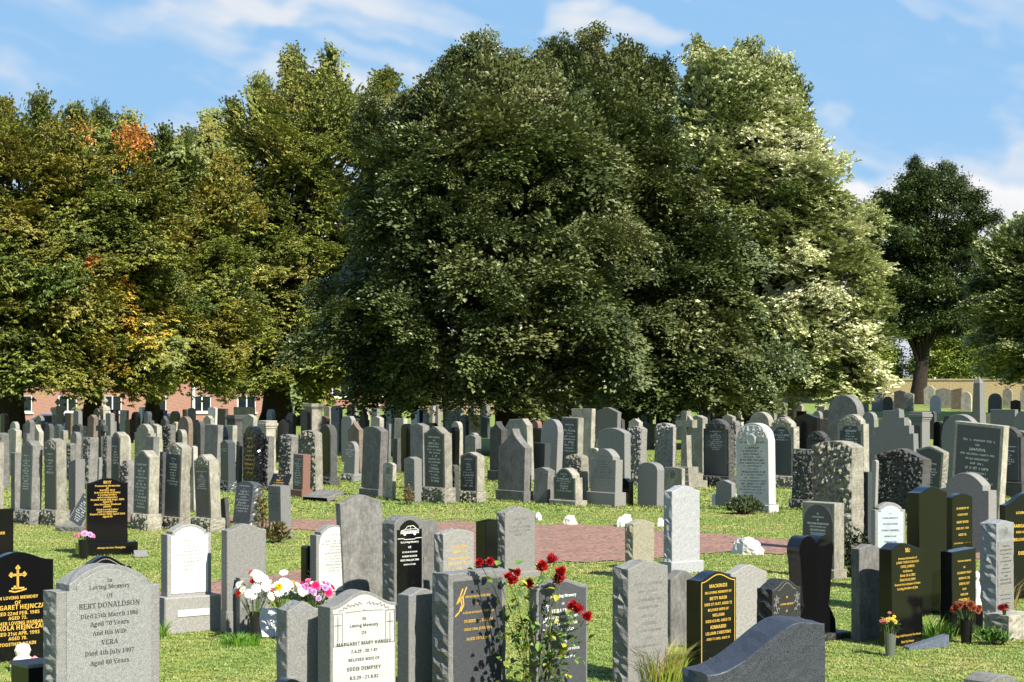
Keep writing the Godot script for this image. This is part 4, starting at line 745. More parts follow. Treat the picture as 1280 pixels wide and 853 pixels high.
func strokes(width: float, lines: int, y0: float, y1: float) -> ArrayMesh:   # rows of lettering too small to read
	var s := Shape.new()
	var pitch := (y1 - y0) / maxi(lines, 1)
	var h := minf(pitch * .55, .04)
	for l in lines:
		var y := y1 - pitch * (l + .5)
		var w := width * (.35 + .6 * rng.randf())
		if l == 1: w = width * .12
		var hh := h * (1.25 if l % 4 == 2 else .9)
		var x := -w / 2
		while x < w / 2:
			var lw := hh * (.4 + .35 * rng.randf())
			if rng.randf() < .82:
				s.quad(Vector3(x, y - hh / 2, 0), Vector3(x, y + hh / 2, 0), Vector3(x + lw * .34, y + hh / 2, 0), Vector3(x + lw * .34, y - hh / 2, 0))
				var yy: float = y + hh * ([.36, 0.0, -.36][rng.randi() % 3])
				s.quad(Vector3(x + lw * .34, yy - hh * .14, 0), Vector3(x + lw * .34, yy + hh * .14, 0), Vector3(x + lw * .85, yy + hh * .14, 0), Vector3(x + lw * .85, yy - hh * .14, 0))
			x += lw * 1.15
	return s.mesh()

func wording(id: String, W: float, H: float) -> ArrayMesh:
	var st := SurfaceTool.new()
	var first := true
	for l in WORDS[id][2]:
		var t := TextMesh.new()
		t.text = l[0]
		t.font = fonts[WORDS[id][1]]
		t.font_size = 24
		t.pixel_size = .01
		t.curve_step = 2.0
		t.depth = .0
		var box := t.get_aabb()
		if box.size.x <= 0: continue
		var k: float = W * l[1] / box.size.x
		var cap := minf(k, H * .062 / .18)
		var x := Transform3D(Basis.from_scale(Vector3(k, cap, 1)), Vector3(-box.get_center().x * k, H * l[2] - box.get_center().y * cap, 0))
		st.append_from(t, 0, x)
	return st.commit()

func flat_line(s: Shape, p: Array, w: float, z := 0.0, closed := false) -> void:
	var n := p.size() if closed else p.size() - 1
	for i in n:
		var a: Vector2 = p[i]; var b: Vector2 = p[(i + 1) % p.size()]
		var d := (b - a).normalized() * w / 2
		var e := Vector2(-d.y, d.x)
		a -= d * .6; b += d * .6
		s.quad(Vector3(a.x - e.x, a.y - e.y, z), Vector3(a.x + e.x, a.y + e.y, z), Vector3(b.x + e.x, b.y + e.y, z), Vector3(b.x - e.x, b.y - e.y, z))

func disc(s: Shape, c: Vector2, r: float, z := 0.0, n := 10) -> void:
	for i in n:
		var a := TAU * i / n; var b := TAU * (i + 1) / n
		s.tri(Vector3(c.x, c.y, z), Vector3(c.x + cos(b) * r, c.y + sin(b) * r, z), Vector3(c.x + cos(a) * r, c.y + sin(a) * r, z))

func headstone(r: Array, number: int) -> void:
	rng.seed = 1000 + number
	var W: float = r[4]; var H: float = r[5]; var T: float = r[6]
	var prof: String = r[7]; var rise: float = r[8]
	var o: Dictionary = r[10]
	var variant := number % 4
	var mat := stone_mat(r[9], variant)
	var root := thing("headstone", r[11], "headstone", Vector3(r[0], r[1], r[2]), r[3], r[12])
	var lift := -.04
	if o.has("pl"):
		var ph: float = o.pl[0]; var pw: float = W * o.pl[1]
		var pd: float = T * o.get("pd", 1.0) if o.has("pd") else T + (pw - W)
		var rough := .03 if o.pl[2] == 1 else 0.0
		part("plinth", body(pw, ph + .05, pd, "flat", 0.0, rough * 1.6, rough * .4, rough, .012), mat, root, Vector3(0, -.05, 0))
		lift = ph
	var h := H - lift
	var rock: String = o.get("rock", "")
	var rf := .058 if rock.contains("F") else .044 if rock.contains("f") else 0.0
	var rs := .026 if rock.contains("s") else 0.0
	if rf > 0: rf = minf(rf, W * .12)
	var slab := Node3D.new()
	var b := part("slab", body(W, h, T, prof, rise, rf, rs, 0.0), mat, root, Vector3(0, lift, 0))
	if o.has("roll"): b.rotation.z = deg_to_rad(o.roll)
	if r[2] < -30.0 and not o.has("roll"):   # old stones have settled a little
		b.rotation.z = deg_to_rad(rng.randfn(0, 1.1)); b.rotation.x = deg_to_rad(rng.randfn(-.5, 1.3))
	if o.has("tilt"): b.rotation.x = deg_to_rad(o.tilt)
	slab.free()
	var z := T / 2 + .002
	var face_w := W
	if o.has("pn"):
		var pn: Array = o.pn
		var pw: float = W * (1.0 - 2.0 * pn[1])
		var y0: float = h * pn[2]; var y1: float = h * pn[3]
		var prise := rise * pw / W if pn[4] == prof else {"round": pw * .5, "ogee": pw * .3, "gable": pw * .2, "shoulder": pw * .3, "flat": 0.0}.get(pn[4], pw * .2) as float
		# keep the panel under the stone's own outline
		part("panel", body(pw, y1 - y0, .012, pn[4], prise, 0, 0, 0, .003), stone_mat(pn[0], variant), b, Vector3(0, y0 if y0 > 0 else .003, T / 2 + .001))
		z = T / 2 + .009
		face_w = pw
	if o.has("cv"):
		var cvh := h * .14
		var q := body(W * .8, cvh, .02, "ogee", cvh * .5, .014, .006, 0.0)
		part("carving", q, mat, b, Vector3(0, h * (.86 if o.has("pn") else .8) - cvh * .15, T / 2 + .004))
	if o.has("rd"):
		var s := Shape.new()
		s.lathe([[.13, 0.0], [.13, .02], [.1, .035], [.085, .02], [.05, .022], [.0, .03]], 18)
		var q := part("roundel", s.mesh(), mat, b, Vector3(0, h - W * .38, T / 2))
		q.rotation.x = PI / 2
		part("carving", body(W * .9, h * .16, .02, "round", h * .13, .02, .005, 0.0), mat, b, Vector3(0, h * .81, T / 2 + .001))
	if o.has("em"):
		var s := Shape.new()
		for k in 12:
			var a := TAU * k / 12; var a2 := TAU * (k + 1) / 12
			s.quad(Vector3(cos(a) * .05, sin(a) * .05, 0), Vector3(cos(a) * .075, sin(a) * .075, 0), Vector3(cos(a2) * .075, sin(a2) * .075, 0), Vector3(cos(a2) * .05, sin(a2) * .05, 0))
		disc(s, Vector2(0, .005), .03)
		part("emblem", s.mesh(), ink("d"), b, Vector3(0, h * .78, z))
	if o.has("lt"):
		var lt: Array = o.lt
		part("lettering", strokes(face_w * .86, lt[1], h * lt[2], h * lt[3]), ink(lt[0]), b, Vector3(0, 0, z)).set_meta("kind", "stuff")
	if o.has("tx"):
		part("lettering", wording(o.tx, face_w, h), ink(WORDS[o.tx][0]), b, Vector3(0, 0, z)).set_meta("kind", "stuff")
	if o.has("foot"):
		var t := TextMesh.new()
		t.text = "Always In Our Thoughts"; t.font = fonts.serif; t.font_size = 24; t.pixel_size = .01 * W * .62 / 2.6; t.depth = 0.0; t.curve_step = 2.0
		part("base_lettering", t, ink("gold"), root, Vector3(.04, o.pl[0] * .62, T * o.pd / 2 + .004))
	if o.get("ex", "") == "plaque":
		part("name_plaque", body(W * .72, .07, .012, "flat", 0), stone_mat("wh", 1), root, Vector3(0, o.pl[0] * .45, T * o.pd / 2 + .002))
	if o.has("ex"): extra(o.ex, b, W, h, T, z, prof, rise, face_w)

func extra(kind: String, b: Node, W: float, h: float, T: float, z: float, prof: String, rise: float, fw: float) -> void:
	var s := Shape.new()
	match kind:
		"cross":
			var y := h * .76; var k := h * .1
			for w in [.022, .008]:
				flat_line(s, [Vector2(0, y - k * .75), Vector2(0, y + k)], w)
				flat_line(s, [Vector2(-k * .62, y + k * .4), Vector2(k * .62, y + k * .4)], w)
			for e in [Vector2(0, y + k), Vector2(-k * .62, y + k * .4), Vector2(k * .62, y + k * .4)]:
				flat_line(s, [e + Vector2(-.022, 0), e + Vector2(0, .026), e + Vector2(.022, 0), e + Vector2(0, -.02)], .009, 0.0, true)
			flat_line(s, [Vector2(-.06, y - k * .78), Vector2(.06, y - k * .78)], .016)
			flat_line(s, [Vector2(-.085, y - k * .98), Vector2(-.03, y - k * 1.1), Vector2(.03, y - k * 1.02), Vector2(.085, y - k * .9)], .014)
			flat_line(s, [Vector2(-.03, y - k * .6), Vector2(-.035, y - k * .78)], .02)
			part("cross_engraving", s.mesh(), ink("gold"), b, Vector3(0, 0, z))
		"border":
			var line := crown_line(prof, W * .9, h - W * .05, rise * .9)
			var p := [Vector2(-W * .45, .02)]
			for q in line: p.append(q)
			p.append(Vector2(W * .45, .02))
			flat_line(s, p, .009)
			part("border_line", s.mesh(), ink("gold"), b, Vector3(0, 0, z))
		"plaque":
			pass
		"car":
			# a car in three-quarter side view, engraved as silver lines, in its own arched field
			var y := h * .845; var k := fw * .36
			flat_line(s, [Vector2(-k, y - .02), Vector2(-k * .95, y + .01), Vector2(-k * .5, y + .025), Vector2(-k * .25, y + .06), Vector2(k * .4, y + .065), Vector2(k * .75, y + .03), Vector2(k, y + .015), Vector2(k, y - .02), Vector2(-k, y - .02)], .006)
			flat_line(s, [Vector2(-k * .5, y + .025), Vector2(k * .75, y + .03)], .004)
			flat_line(s, [Vector2(k * .1, y + .065), Vector2(k * .05, y - .015)], .004)
			for a in 4: flat_line(s, [Vector2(-k * .9, y - .012 + a * .007), Vector2(k * .9, y - .01 + a * .007)], .003)
			for cx in [-k * .55, k * .55]:
				disc(s, Vector2(cx, y - .025), .02, .0005, 12)
			flat_line(s, [Vector2(-fw * .48, h * .775), Vector2(-fw * .25, h * .775), Vector2(-fw * .2, h * .765), Vector2(fw * .2, h * .765), Vector2(fw * .25, h * .775), Vector2(fw * .48, h * .775)], .006)
			part("car_engraving", s.mesh(), ink("silver"), b, Vector3(0, 0, z))
		"ribbon":
			var c := Vector2(-fw * .36, h * .8)
			for q in [[Vector2(.02, .09), Vector2(-.01, .03), Vector2(-.045, -.03), Vector2(-.02, -.01)], [Vector2(.06, .1), Vector2(.03, .04), Vector2(-.02, .0)], [Vector2(-.01, .03), Vector2(.01, -.04), Vector2(-.02, -.1), Vector2(-.06, -.13)], [Vector2(.02, .03), Vector2(.03, -.04), Vector2(0, -.09)]]:
				var p := []
				for v in q: p.append(c + v)
				flat_line(s, p, .013)
			part("ribbon_engraving", s.mesh(), ink("gold"), b, Vector3(0, 0, z))
		"flowers", "rosecut":
			var ends := [-1, 1] if kind == "flowers" else [-1]
			for sd in ends:
				var c := Vector2(sd * fw * .36, h * (.78 if sd < 0 else .8))
				for a in 5:
					var an := TAU * a / 5 + .4
					flat_line(s, [c, c + Vector2(cos(an + .4), sin(an + .4)) * .022, c + Vector2(cos(an), sin(an)) * .042, c + Vector2(cos(an - .4), sin(an - .4)) * .022], .005, 0.0, true)
				flat_line(s, [c, c + Vector2(.01 * sd, -.07), c + Vector2(-.02 * sd, -.13 if kind == "flowers" else -.3)], .006)
				for a in 3 if kind == "flowers" else 6:
					var e := c + Vector2(.0, -.06 - a * .035)
					flat_line(s, [e, e + Vector2(.03 * (1 if a % 2 else -1), .02), e + Vector2(.04 * (1 if a % 2 else -1), .0)], .008)
			if kind == "flowers":
				var line := crown_line(prof, W * .62, h - W * .07, rise * .8)
				var p := []
				for q in line: p.append(q)
				flat_line(s, p, .005)
			part("flower_engraving", s.mesh(), ink("f" if kind == "flowers" else "silver"), b, Vector3(0, 0, z))
		"scroll":
			for sd in [-1, 1]:
				var p := []
				for a in 9: p.append(Vector2(sd * (fw * .12 + a * fw * .035), h * .93 - rise * .5 - .03 * sin(a * 1.3)))
				flat_line(s, p, .014)
				for a in 4: flat_line(s, [Vector2(sd * (fw * .36 + a * .02), h - rise - .03), Vector2(sd * (fw * .36 + a * .02), h - rise - .075)], .01)
			var arc := []
			for q in crown_line(prof, W * .8, h - .03, rise * .8): arc.append(q)
			flat_line(s, arc, .008)
			part("scroll_engraving", s.mesh(), ink("f"), b, Vector3(0, 0, z))
		"leaf":
			for a in 4:
				var e := Vector2(.0, h * .45 + a * .03)
				flat_line(s, [e, e + Vector2(.03 * (1 if a % 2 else -1), .035)], .012)
			part("leaf_engraving", s.mesh(), ink("gold"), b, Vector3(0, 0, z))
		"panels":
			# carved crosses in sunk side panels and a sprig along the curved head
			for sd in [-1, 1]:
				var x: float = sd * fw * .42
				flat_line(s, [Vector2(x - .04, h * .59), Vector2(x - .04, h * .84), Vector2(x + .04, h * .84), Vector2(x + .04, h * .59)], .005, 0.0, true)
				flat_line(s, [Vector2(x, h * .62), Vector2(x, h * .82)], .006)
				flat_line(s, [Vector2(x - .028, h * .75), Vector2(x + .028, h * .75)], .006)
				flat_line(s, [Vector2(sd * fw * .3, h * .845), Vector2(0, h * .85), Vector2(-sd * fw * .02, h * .86)], .004)
				for a in 6:
					var e := Vector2(sd * (.02 + a * .035), h * .9 - a * a * .0016)
					flat_line(s, [e, e + Vector2(sd * .03, .02 - .008 * (a % 3)), e + Vector2(sd * .035, -.01)], .005)
			part("carved_lines", s.mesh(), ink("d"), b, Vector3(0, 0, z))
		"crest":
			var y := h * .885
			for sd in [-1, 1]:
				for a in 4:
					var p := []
					for t in 7: p.append(Vector2(sd * (W * .1 + a * W * .08) + .018 * sin(t * .9) , y - .06 + t * .018 - a * .006))
					flat_line(s, p, .007)
			var ring := []
			for a in 14: ring.append(Vector2(cos(TAU * a / 14) * .045, y + sin(TAU * a / 14) * .06))
			flat_line(s, ring, .006, 0.0, true)
			part("crest_carving", s.mesh(), ink("f"), b, Vector3(0, 0, T / 2 + .003))
			var t := TextMesh.new()
			t.text = "S"; t.font = fonts.serif; t.font_size = 24; t.pixel_size = .004; t.depth = 0.0; t.curve_step = 2.0
			part("initial", t, ink("d"), b, Vector3(0, y, T / 2 + .003))

# ------------------------------------------------------------------ other monuments
func ringed_cross(label: String, px: float, top: float, base: float, mat: String, group: String, ring := true) -> void:
	var at := spot(px, base)
	at.y = land(at.x, at.z)
	var ppm := FOCAL / -at.z
	var H := EYE - at.y - (top - 470.0) / ppm
	var root := thing("stone_cross", label, "cross", at, -50, group)
	var m := stone_mat(mat, 1)
	var k := H / 1.8
	var st := 3 if ring else 2
	for i in st:
		part("step", body((.8 - i * .16) * k, .16 * k + (.04 if i == 0 else 0.0), (.62 - i * .14) * k, "flat", 0, .004, .004, 0), m, root, Vector3(0, i * .16 * k - (.04 if i == 0 else 0.0), 0))
	var y := st * .16 * k
	var s := Shape.new()
	var a := .075 * k
	var cy := H - .3 * k
	var poly := PackedVector2Array([Vector2(-a * 1.5, y), Vector2(a * 1.5, y), Vector2(a, cy - .08 * k), Vector2(a, cy - a), Vector2(.28 * k, cy - a * 1.25), Vector2(.28 * k, cy + a * 1.25), Vector2(a, cy + a), Vector2(a * 1.25, H), Vector2(-a * 1.25, H), Vector2(-a, cy + a), Vector2(-.28 * k, cy + a * 1.25), Vector2(-.28 * k, cy - a * 1.25), Vector2(-a, cy - a), Vector2(-a, cy - .08 * k)])
	s.slab(poly, -.08 * k, .08 * k)
	part("shaft", s.mesh(), m, root)
	if ring:
		var t := Shape.new()
		var n := 20
		for i in n:
			var p := TAU * i / n; var q := TAU * (i + 1) / n
			var f := func(an, rr, z): return Vector3(cos(an) * rr, cy + sin(an) * rr, z)
			var r0 := .155 * k; var r1 := .215 * k; var z := .05 * k
			t.quad(f.call(p, r0, z), f.call(q, r0, z), f.call(q, r1, z), f.call(p, r1, z))
			t.quad(f.call(p, r0, -z), f.call(p, r1, -z), f.call(q, r1, -z), f.call(q, r0, -z))
			t.quad(f.call(p, r1, z), f.call(q, r1, z), f.call(q, r1, -z), f.call(p, r1, -z))
			t.quad(f.call(p, r0, -z), f.call(q, r0, -z), f.call(q, r0, z), f.call(p, r0, z))
		part("ring", t.mesh(), m, root)

func pedestal(label: String, l: float, r: float, top: float, base: float, mat: String, group: String, urn := false) -> void:
	var at := spot((l + r) / 2, base)
	at.y = land(at.x, at.z)
	var ppm := FOCAL / -at.z
	var H := EYE - at.y - (top - 470.0) / ppm
	var w := (r - l) / ppm / 1.5
	var root := thing("pedestal_tomb", label, "tomb", at, -50, group)
	var m := stone_mat(mat, 2)
	part("base", body(w * 1.12, H * .16 + .04, w * 1.05, "flat", 0, 0, 0, 0, .02), m, root, Vector3(0, -.04, 0))
	var hh := H * (.6 if urn else .84)
	part("shaft", body(w * .86, hh - H * .16, w * .78, "flat", 0, 0, 0, 0, .01), m, root, Vector3(0, H * .16, 0))
	part("panel", body(w * .62, (hh - H * .16) * .8, .014, "flat", 0, 0, 0, 0, .003), stone_mat("dg", 1), root, Vector3(0, H * .16 + (hh - H * .16) * .1, w * .39))
	var s := Shape.new()
	var q := hh
	for a in [[.9, .03], [1.0, .04], [1.12, .05], [1.0, .04]]:
		s.box(Vector3(0, q + a[1] * H / 2, 0), Vector3(w * a[0], a[1] * H, w * a[0] * .92), .008)
		q += a[1] * H
	part("cornice", s.mesh(), m, root)
	if urn:
		var u := Shape.new()
		var k := (H - q) / .5
		u.lathe([[.0, 0], [.14 * k, 0], [.13 * k, .04 * k], [.05 * k, .08 * k], [.05 * k, .12 * k], [.16 * k, .24 * k], [.17 * k, .32 * k], [.08 * k, .38 * k], [.09 * k, .42 * k], [.0, .5 * k]], 14, Vector3(0, q, 0))
		part("urn", u.mesh(), m, root)

func obelisk(label: String, px: float, w_px: float, top: float, base: float, mat: String) -> void:
	var at := spot(px, base)
	at.y = land(at.x, at.z)
	var ppm := FOCAL / -at.z
	var H := EYE - at.y - (top - 470.0) / ppm
	var w := w_px / ppm / 1.4
	var root := thing("obelisk", label, "obelisk", at, -50)
	var m := stone_mat(mat, 1)
	part("plinth", body(w * 1.7, H * .12 + .04, w * 1.7, "flat", 0, 0, 0, 0, .02), m, root, Vector3(0, -.04, 0))
	part("base", body(w * 1.3, H * .2, w * 1.3, "flat", 0, 0, 0, 0, .02), m, root, Vector3(0, H * .12, 0))
	var s := Shape.new()
	var y0 := H * .32; var y1 := H * .9
	var a := w / 2; var b := w * .36
	var c := [Vector2(-1, -1), Vector2(1, -1), Vector2(1, 1), Vector2(-1, 1)]
	for i in 4:
		var p: Vector2 = c[i]; var q: Vector2 = c[(i + 1) % 4]
		s.quad(Vector3(p.x * a, y0, p.y * a), Vector3(p.x * b, y1, p.y * b), Vector3(q.x * b, y1, q.y * b), Vector3(q.x * a, y0, q.y * a))
		s.tri(Vector3(p.x * b, y1, p.y * b), Vector3(0, H, 0), Vector3(q.x * b, y1, q.y * b))
	part("shaft", s.mesh(), m, root)

func boulder(label: String, l: float, r: float, top: float, base: float, seed_: int) -> void:
	var at := spot((l + r) / 2, base)
	var ppm := FOCAL / -at.z
	var w := (r - l) / ppm / 2; var h := (base - top) / ppm
	var f := noise(seed_, 1.6, 3)
	var s := Shape.new()
	var U := 22; var V := 12
	var P := func(i, j):
		var a: float = TAU * (i % U) / U; var b: float = lerpf(-.45, PI / 2, float(j) / V)
		var d := Vector3(cos(a) * cos(b), sin(b), sin(a) * cos(b))
		var k := 1.0 + .3 * f.get_noise_3dv(d * .7) + .05 * f.get_noise_3dv(d * 2.5)
		return Vector3(d.x * w * k, maxf(d.y, -.3) * h * k, d.z * w * .7 * k)
	for i in U:
		for j in V:
			s.quad(P.call(i, j), P.call(i, j + 1), P.call(i + 1, j + 1), P.call(i + 1, j))
	var root := thing("white_boulder", label, "boulder", at, seed_ * 40.0, "whitewashed boulders along the red path")
	part("stone", s.mesh(), material("whitewash", Color(.8, .79, .76), .85, "marble", 2.0, .6), root)

func heart_stone() -> void:
	var at := spot(1013, 800)
	var ppm := FOCAL / -at.z
	var root := thing("headstone", "glossy black heart-shaped headstone seen from behind, on dark rough base", "headstone", at, 36, "modern headstones on the near side of the red path")
	var H := 131 / ppm
	var W := .5
	var p := PackedVector2Array()
	p.append(Vector2(-W * .52, .06)); p.append(Vector2(W * .56, .06)); p.append(Vector2(W * .54, .2)); p.append(Vector2(W * .42, .3)); p.append(Vector2(W * .34, .36)); p.append(Vector2(W * .38, .42))
	for i in 15:
		var a := lerpf(-.5, PI, i / 14.0)
		p.append(Vector2(W * .24 + cos(a) * W * .25, H - W * .3 + sin(a) * W * .3))
	for i in 15:
		var a := lerpf(0.12, PI + .5, i / 14.0)
		p.append(Vector2(-W * .24 + cos(a) * W * .25, H - W * .3 + sin(a) * W * .3))
	p.append(Vector2(-W * .38, .42)); p.append(Vector2(-W * .34, .36)); p.append(Vector2(-W * .42, .3)); p.append(Vector2(-W * .5, .2))
	var s := Shape.new()
	s.slab(p, -.09, .09)
	part("heart", s.mesh(), stone_mat("bk", 1), root)
	part("base", body(W * 1.5, .1, .34, "flat", 0, .008, .008, .008, .01), stone_mat("gx", 1), root, Vector3(.05, -.03, 0))

# ------------------------------------------------------------------ flowers, vases, plants
func leaf_shape(l: float, w: float, fold := .3) -> ArrayMesh:
	var s := Shape.new()
	var a := Vector3.ZERO; var t := Vector3(0, -.12 * l, l)
	var p := [Vector3(-w * .8, fold * w, l * .3), Vector3(-w * .8, fold * w - .04 * l, l * .62)]
	var q := [Vector3(w * .8, fold * w, l * .3), Vector3(w * .8, fold * w - .04 * l, l * .62)]
	var c := Vector3(0, 0, l * .48)
	s.tri(a, p[0], c); s.tri(p[0], p[1], c); s.tri(p[1], t, c); s.tri(t, q[1], c); s.tri(q[1], q[0], c); s.tri(q[0], a, c)
	return s.mesh()

func bloom(r: float, petals: int, rows_: int, cup: float) -> ArrayMesh:   # petals in rings, opening along +y
	var s := Shape.new()
	for k in rows_:
		var rr := r * (1.0 - .75 * k / rows_)
		var lift_ := cup * r * (k + .3) / rows_
		for i in petals:
			var a := TAU * (i + .5 * (k % 2)) / petals
			var w := TAU / petals * .62
			var b := Vector3(cos(a) * r * .06, lift_ * .3, sin(a) * r * .06)
			var l := Vector3(cos(a - w) * rr * .62, lift_ + .1 * r, sin(a - w) * rr * .62)
			var q := Vector3(cos(a + w) * rr * .62, lift_ + .1 * r, sin(a + w) * rr * .62)
			var t := Vector3(cos(a) * rr, lift_ + r * (.12 if cup < .8 else .3), sin(a) * rr)
			s.tri(b, l, t); s.tri(b, t, q)
	return s.mesh()

func petal_mat(key: String, c: Color) -> StandardMaterial3D:
	var m := material(key, c, .6)
	m.backlight_enabled = true
	m.backlight = Color(c.r * .35, c.g * .35, c.b * .35)
	return m

func leafy(key: String, c: Color) -> StandardMaterial3D:
	var m := material(key, c, .5)
	m.backlight_enabled = true
	m.backlight = Color(c.r * .4, c.g * .45, c.b * .2)
	return m

func bouquet(label: String, at: Vector3, vase_h: float, vase_r: float, vase_c: Color, spread: float, height: float, kinds: Array, n: int, seed_: int, green := .7) -> void:
	rng.seed = seed_
	var root := thing("vase_of_flowers", label, "flowers", at, 0, "flowers left on the graves")
	var s := Shape.new()
	s.lathe([[0, -.01], [vase_r * .72, -.01], [vase_r * .75, .02], [vase_r, vase_h], [vase_r * .88, vase_h], [vase_r * .7, vase_h * .4]], 16)
	part("vase", s.mesh(), material("vase%d" % seed_, vase_c, .35), root)
	var stems := Shape.new()
	for i in n:
		var k: Array = kinds[i % kinds.size()]
		var a := rng.randf() * TAU
		var q := sqrt(rng.randf())
		var e := Vector3(cos(a) * spread * q, vase_h + height * (.55 + .45 * rng.randf()) * (1.0 - .35 * q), sin(a) * spread * q * .8)
		var b := Vector3(cos(a) * vase_r * .4, vase_h * .6, sin(a) * vase_r * .4)
		stems.tube(PackedVector3Array([b, b.lerp(e, .5) + Vector3(0, .02, 0), e]), PackedFloat32Array([.003, .0028, .0025]), 5)
		var o := part(k[0], k[1], k[2], root, e)
		o.basis = Basis(Quaternion(Vector3.UP, (Vector3(e.x * 3.0, .35, e.z * 3.0 + .25)).normalized())) * Basis(Vector3.UP, rng.randf() * TAU)
		o.scale *= .8 + .4 * rng.randf()
	part("stem", stems.mesh(), leafy("stem_green", Color(.33, .42, .2)), root)
	var lf := leaf_shape(.06, .014)
	for i in int(n * green * 2):
		var a := rng.randf() * TAU
		var q := sqrt(rng.randf())
		var o := part("leaf", lf, leafy("flower_leaf%d" % (i % 2), Color(.22, .33, .12) if i % 2 else Color(.33, .43, .17)), root, Vector3(cos(a) * spread * q * .8, vase_h + height * rng.randf() * .62, sin(a) * spread * q * .7))
		o.rotation = Vector3(rng.randf_range(-1, .4), a, rng.randf_range(-.5, .5))

func blades(n: int, radius: float, h: float, w: float, droop: float, seed_: int) -> ArrayMesh:
	rng.seed = seed_
	var s := Shape.new()
	for i in n:
		var a := rng.randf() * TAU
		var q := sqrt(rng.randf()) * radius
		var b := Vector3(cos(a) * q, -.01, sin(a) * q)
		var dirn := Vector3(cos(a + rng.randf_range(-1, 1)), 0, sin(a + rng.randf_range(-1, 1)))
		var hh := h * rng.randf_range(.55, 1.1)
		var sw := Vector3(-dirn.z, 0, dirn.x).rotated(Vector3.UP, rng.randf_range(-.9, .9)) * w * rng.randf_range(.7, 1.2)
		var m := b + dirn * hh * droop * .35 + Vector3(0, hh * .6, 0)
		var t := b + dirn * hh * droop * rng.randf_range(.7, 1.3) + Vector3(0, hh * (1.0 - droop * .25), 0)
		s.tri(b - sw, m - sw * .75, b + sw); s.tri(b + sw, m - sw * .75, m + sw * .75); s.tri(m - sw * .75, t, m + sw * .75)
	return s.mesh()

func grass_clump(label: String, px: float, py: float, n: int, radius: float, h: float, c: Color, seed_: int, dry := 0) -> void:
	var root := thing("grass_clump", label, "grass", spot(px, py), 0)
	var o := part("blade_tuft", blades(n, radius, h, .004, .5, seed_), leafy("long_grass%d" % seed_, c), root)
	o.set_meta("kind", "stuff")
	if dry > 0:
		var q := part("dry_tuft", blades(dry, radius * .8, h * 1.1, .0035, .6, seed_ + 1), leafy("dry_grass", Color(.62, .55, .33)), root)
		q.set_meta("kind", "stuff")

func rose_bush() -> void:
	rng.seed = 77
	var at := spot(668, 876)
	var root := thing("rose_bush", "tall rose bush with deep red blooms growing between two granite headstones", "rose bush", at)
	var ppm := FOCAL / -at.z
	var red := petal_mat("rose_red", Color(.62, .03, .06))
	var canes := Shape.new()
	var heads := [[600, 705, .03], [612, 703, .03], [634, 722, .034], [642, 726, .036], [645, 717, .03], [660, 733, .036], [678, 710, .042], [692, 704, .044], [698, 716, .042], [700, 726, .042], [716, 762, .042], [725, 765, .04], [731, 770, .038]]
	var flower := bloom(1.0, 7, 5, 1.1)
	var tips := []
	for hd in heads:
		var p := Vector3((hd[0] - 668) / ppm, EYE - (hd[1] - 470) / ppm, .05 + rng.randf_range(-.08, .12))
		tips.append(p)
		var o := part("rose", flower, red, root, p)
		o.basis = Basis(Quaternion(Vector3.UP, Vector3(rng.randf_range(-.5, .6), .8, rng.randf_range(.1, .8)).normalized())) * Basis(Vector3.UP, rng.randf() * TAU)
		o.scale = Vector3.ONE * hd[2] * 1.6
		var b := Vector3(rng.randf_range(-.12, .14), -.02, rng.randf_range(-.08, .08))
		var m := b.lerp(p, .5) + Vector3(rng.randf_range(-.05, .05), .06, .03)
		canes.tube(PackedVector3Array([b, b.lerp(m, .6), m, m.lerp(p, .6) + Vector3(.01, .02, 0), p]), PackedFloat32Array([.006, .0055, .005, .004, .003]), 6)
	part("cane", canes.mesh(), material("cane", Color(.36, .4, .18), .7), root)
	var lf := leaf_shape(.062, .024)
	var tones := [leafy("rose_leaf0", Color(.2, .3, .1)), leafy("rose_leaf1", Color(.36, .46, .14)), leafy("rose_leaf2", Color(.55, .55, .16)), leafy("rose_leaf3", Color(.28, .4, .13))]
	for i in 330:
		var p: Vector3
		if i < 190:
			p = Vector3(rng.randfn(0, .16), clampf(rng.randfn(.3, .18), .04, .8), rng.randfn(.05, .1))
		else:
			var t: Vector3 = tips[rng.randi() % tips.size()]
			p = Vector3(t.x * rng.randf_range(.4, 1), t.y * rng.randf_range(.45, .98), t.z) + Vector3(rng.randfn(0, .045), 0, rng.randfn(0, .045))
		var o := part("leaf", lf, tones[rng.randi() % 4], root, p)
		o.rotation = Vector3(rng.randf_range(-.9, .9), rng.randf() * TAU, rng.randf_range(-.6, .6))
		o.scale = Vector3.ONE * rng.randf_range(.8, 1.5)

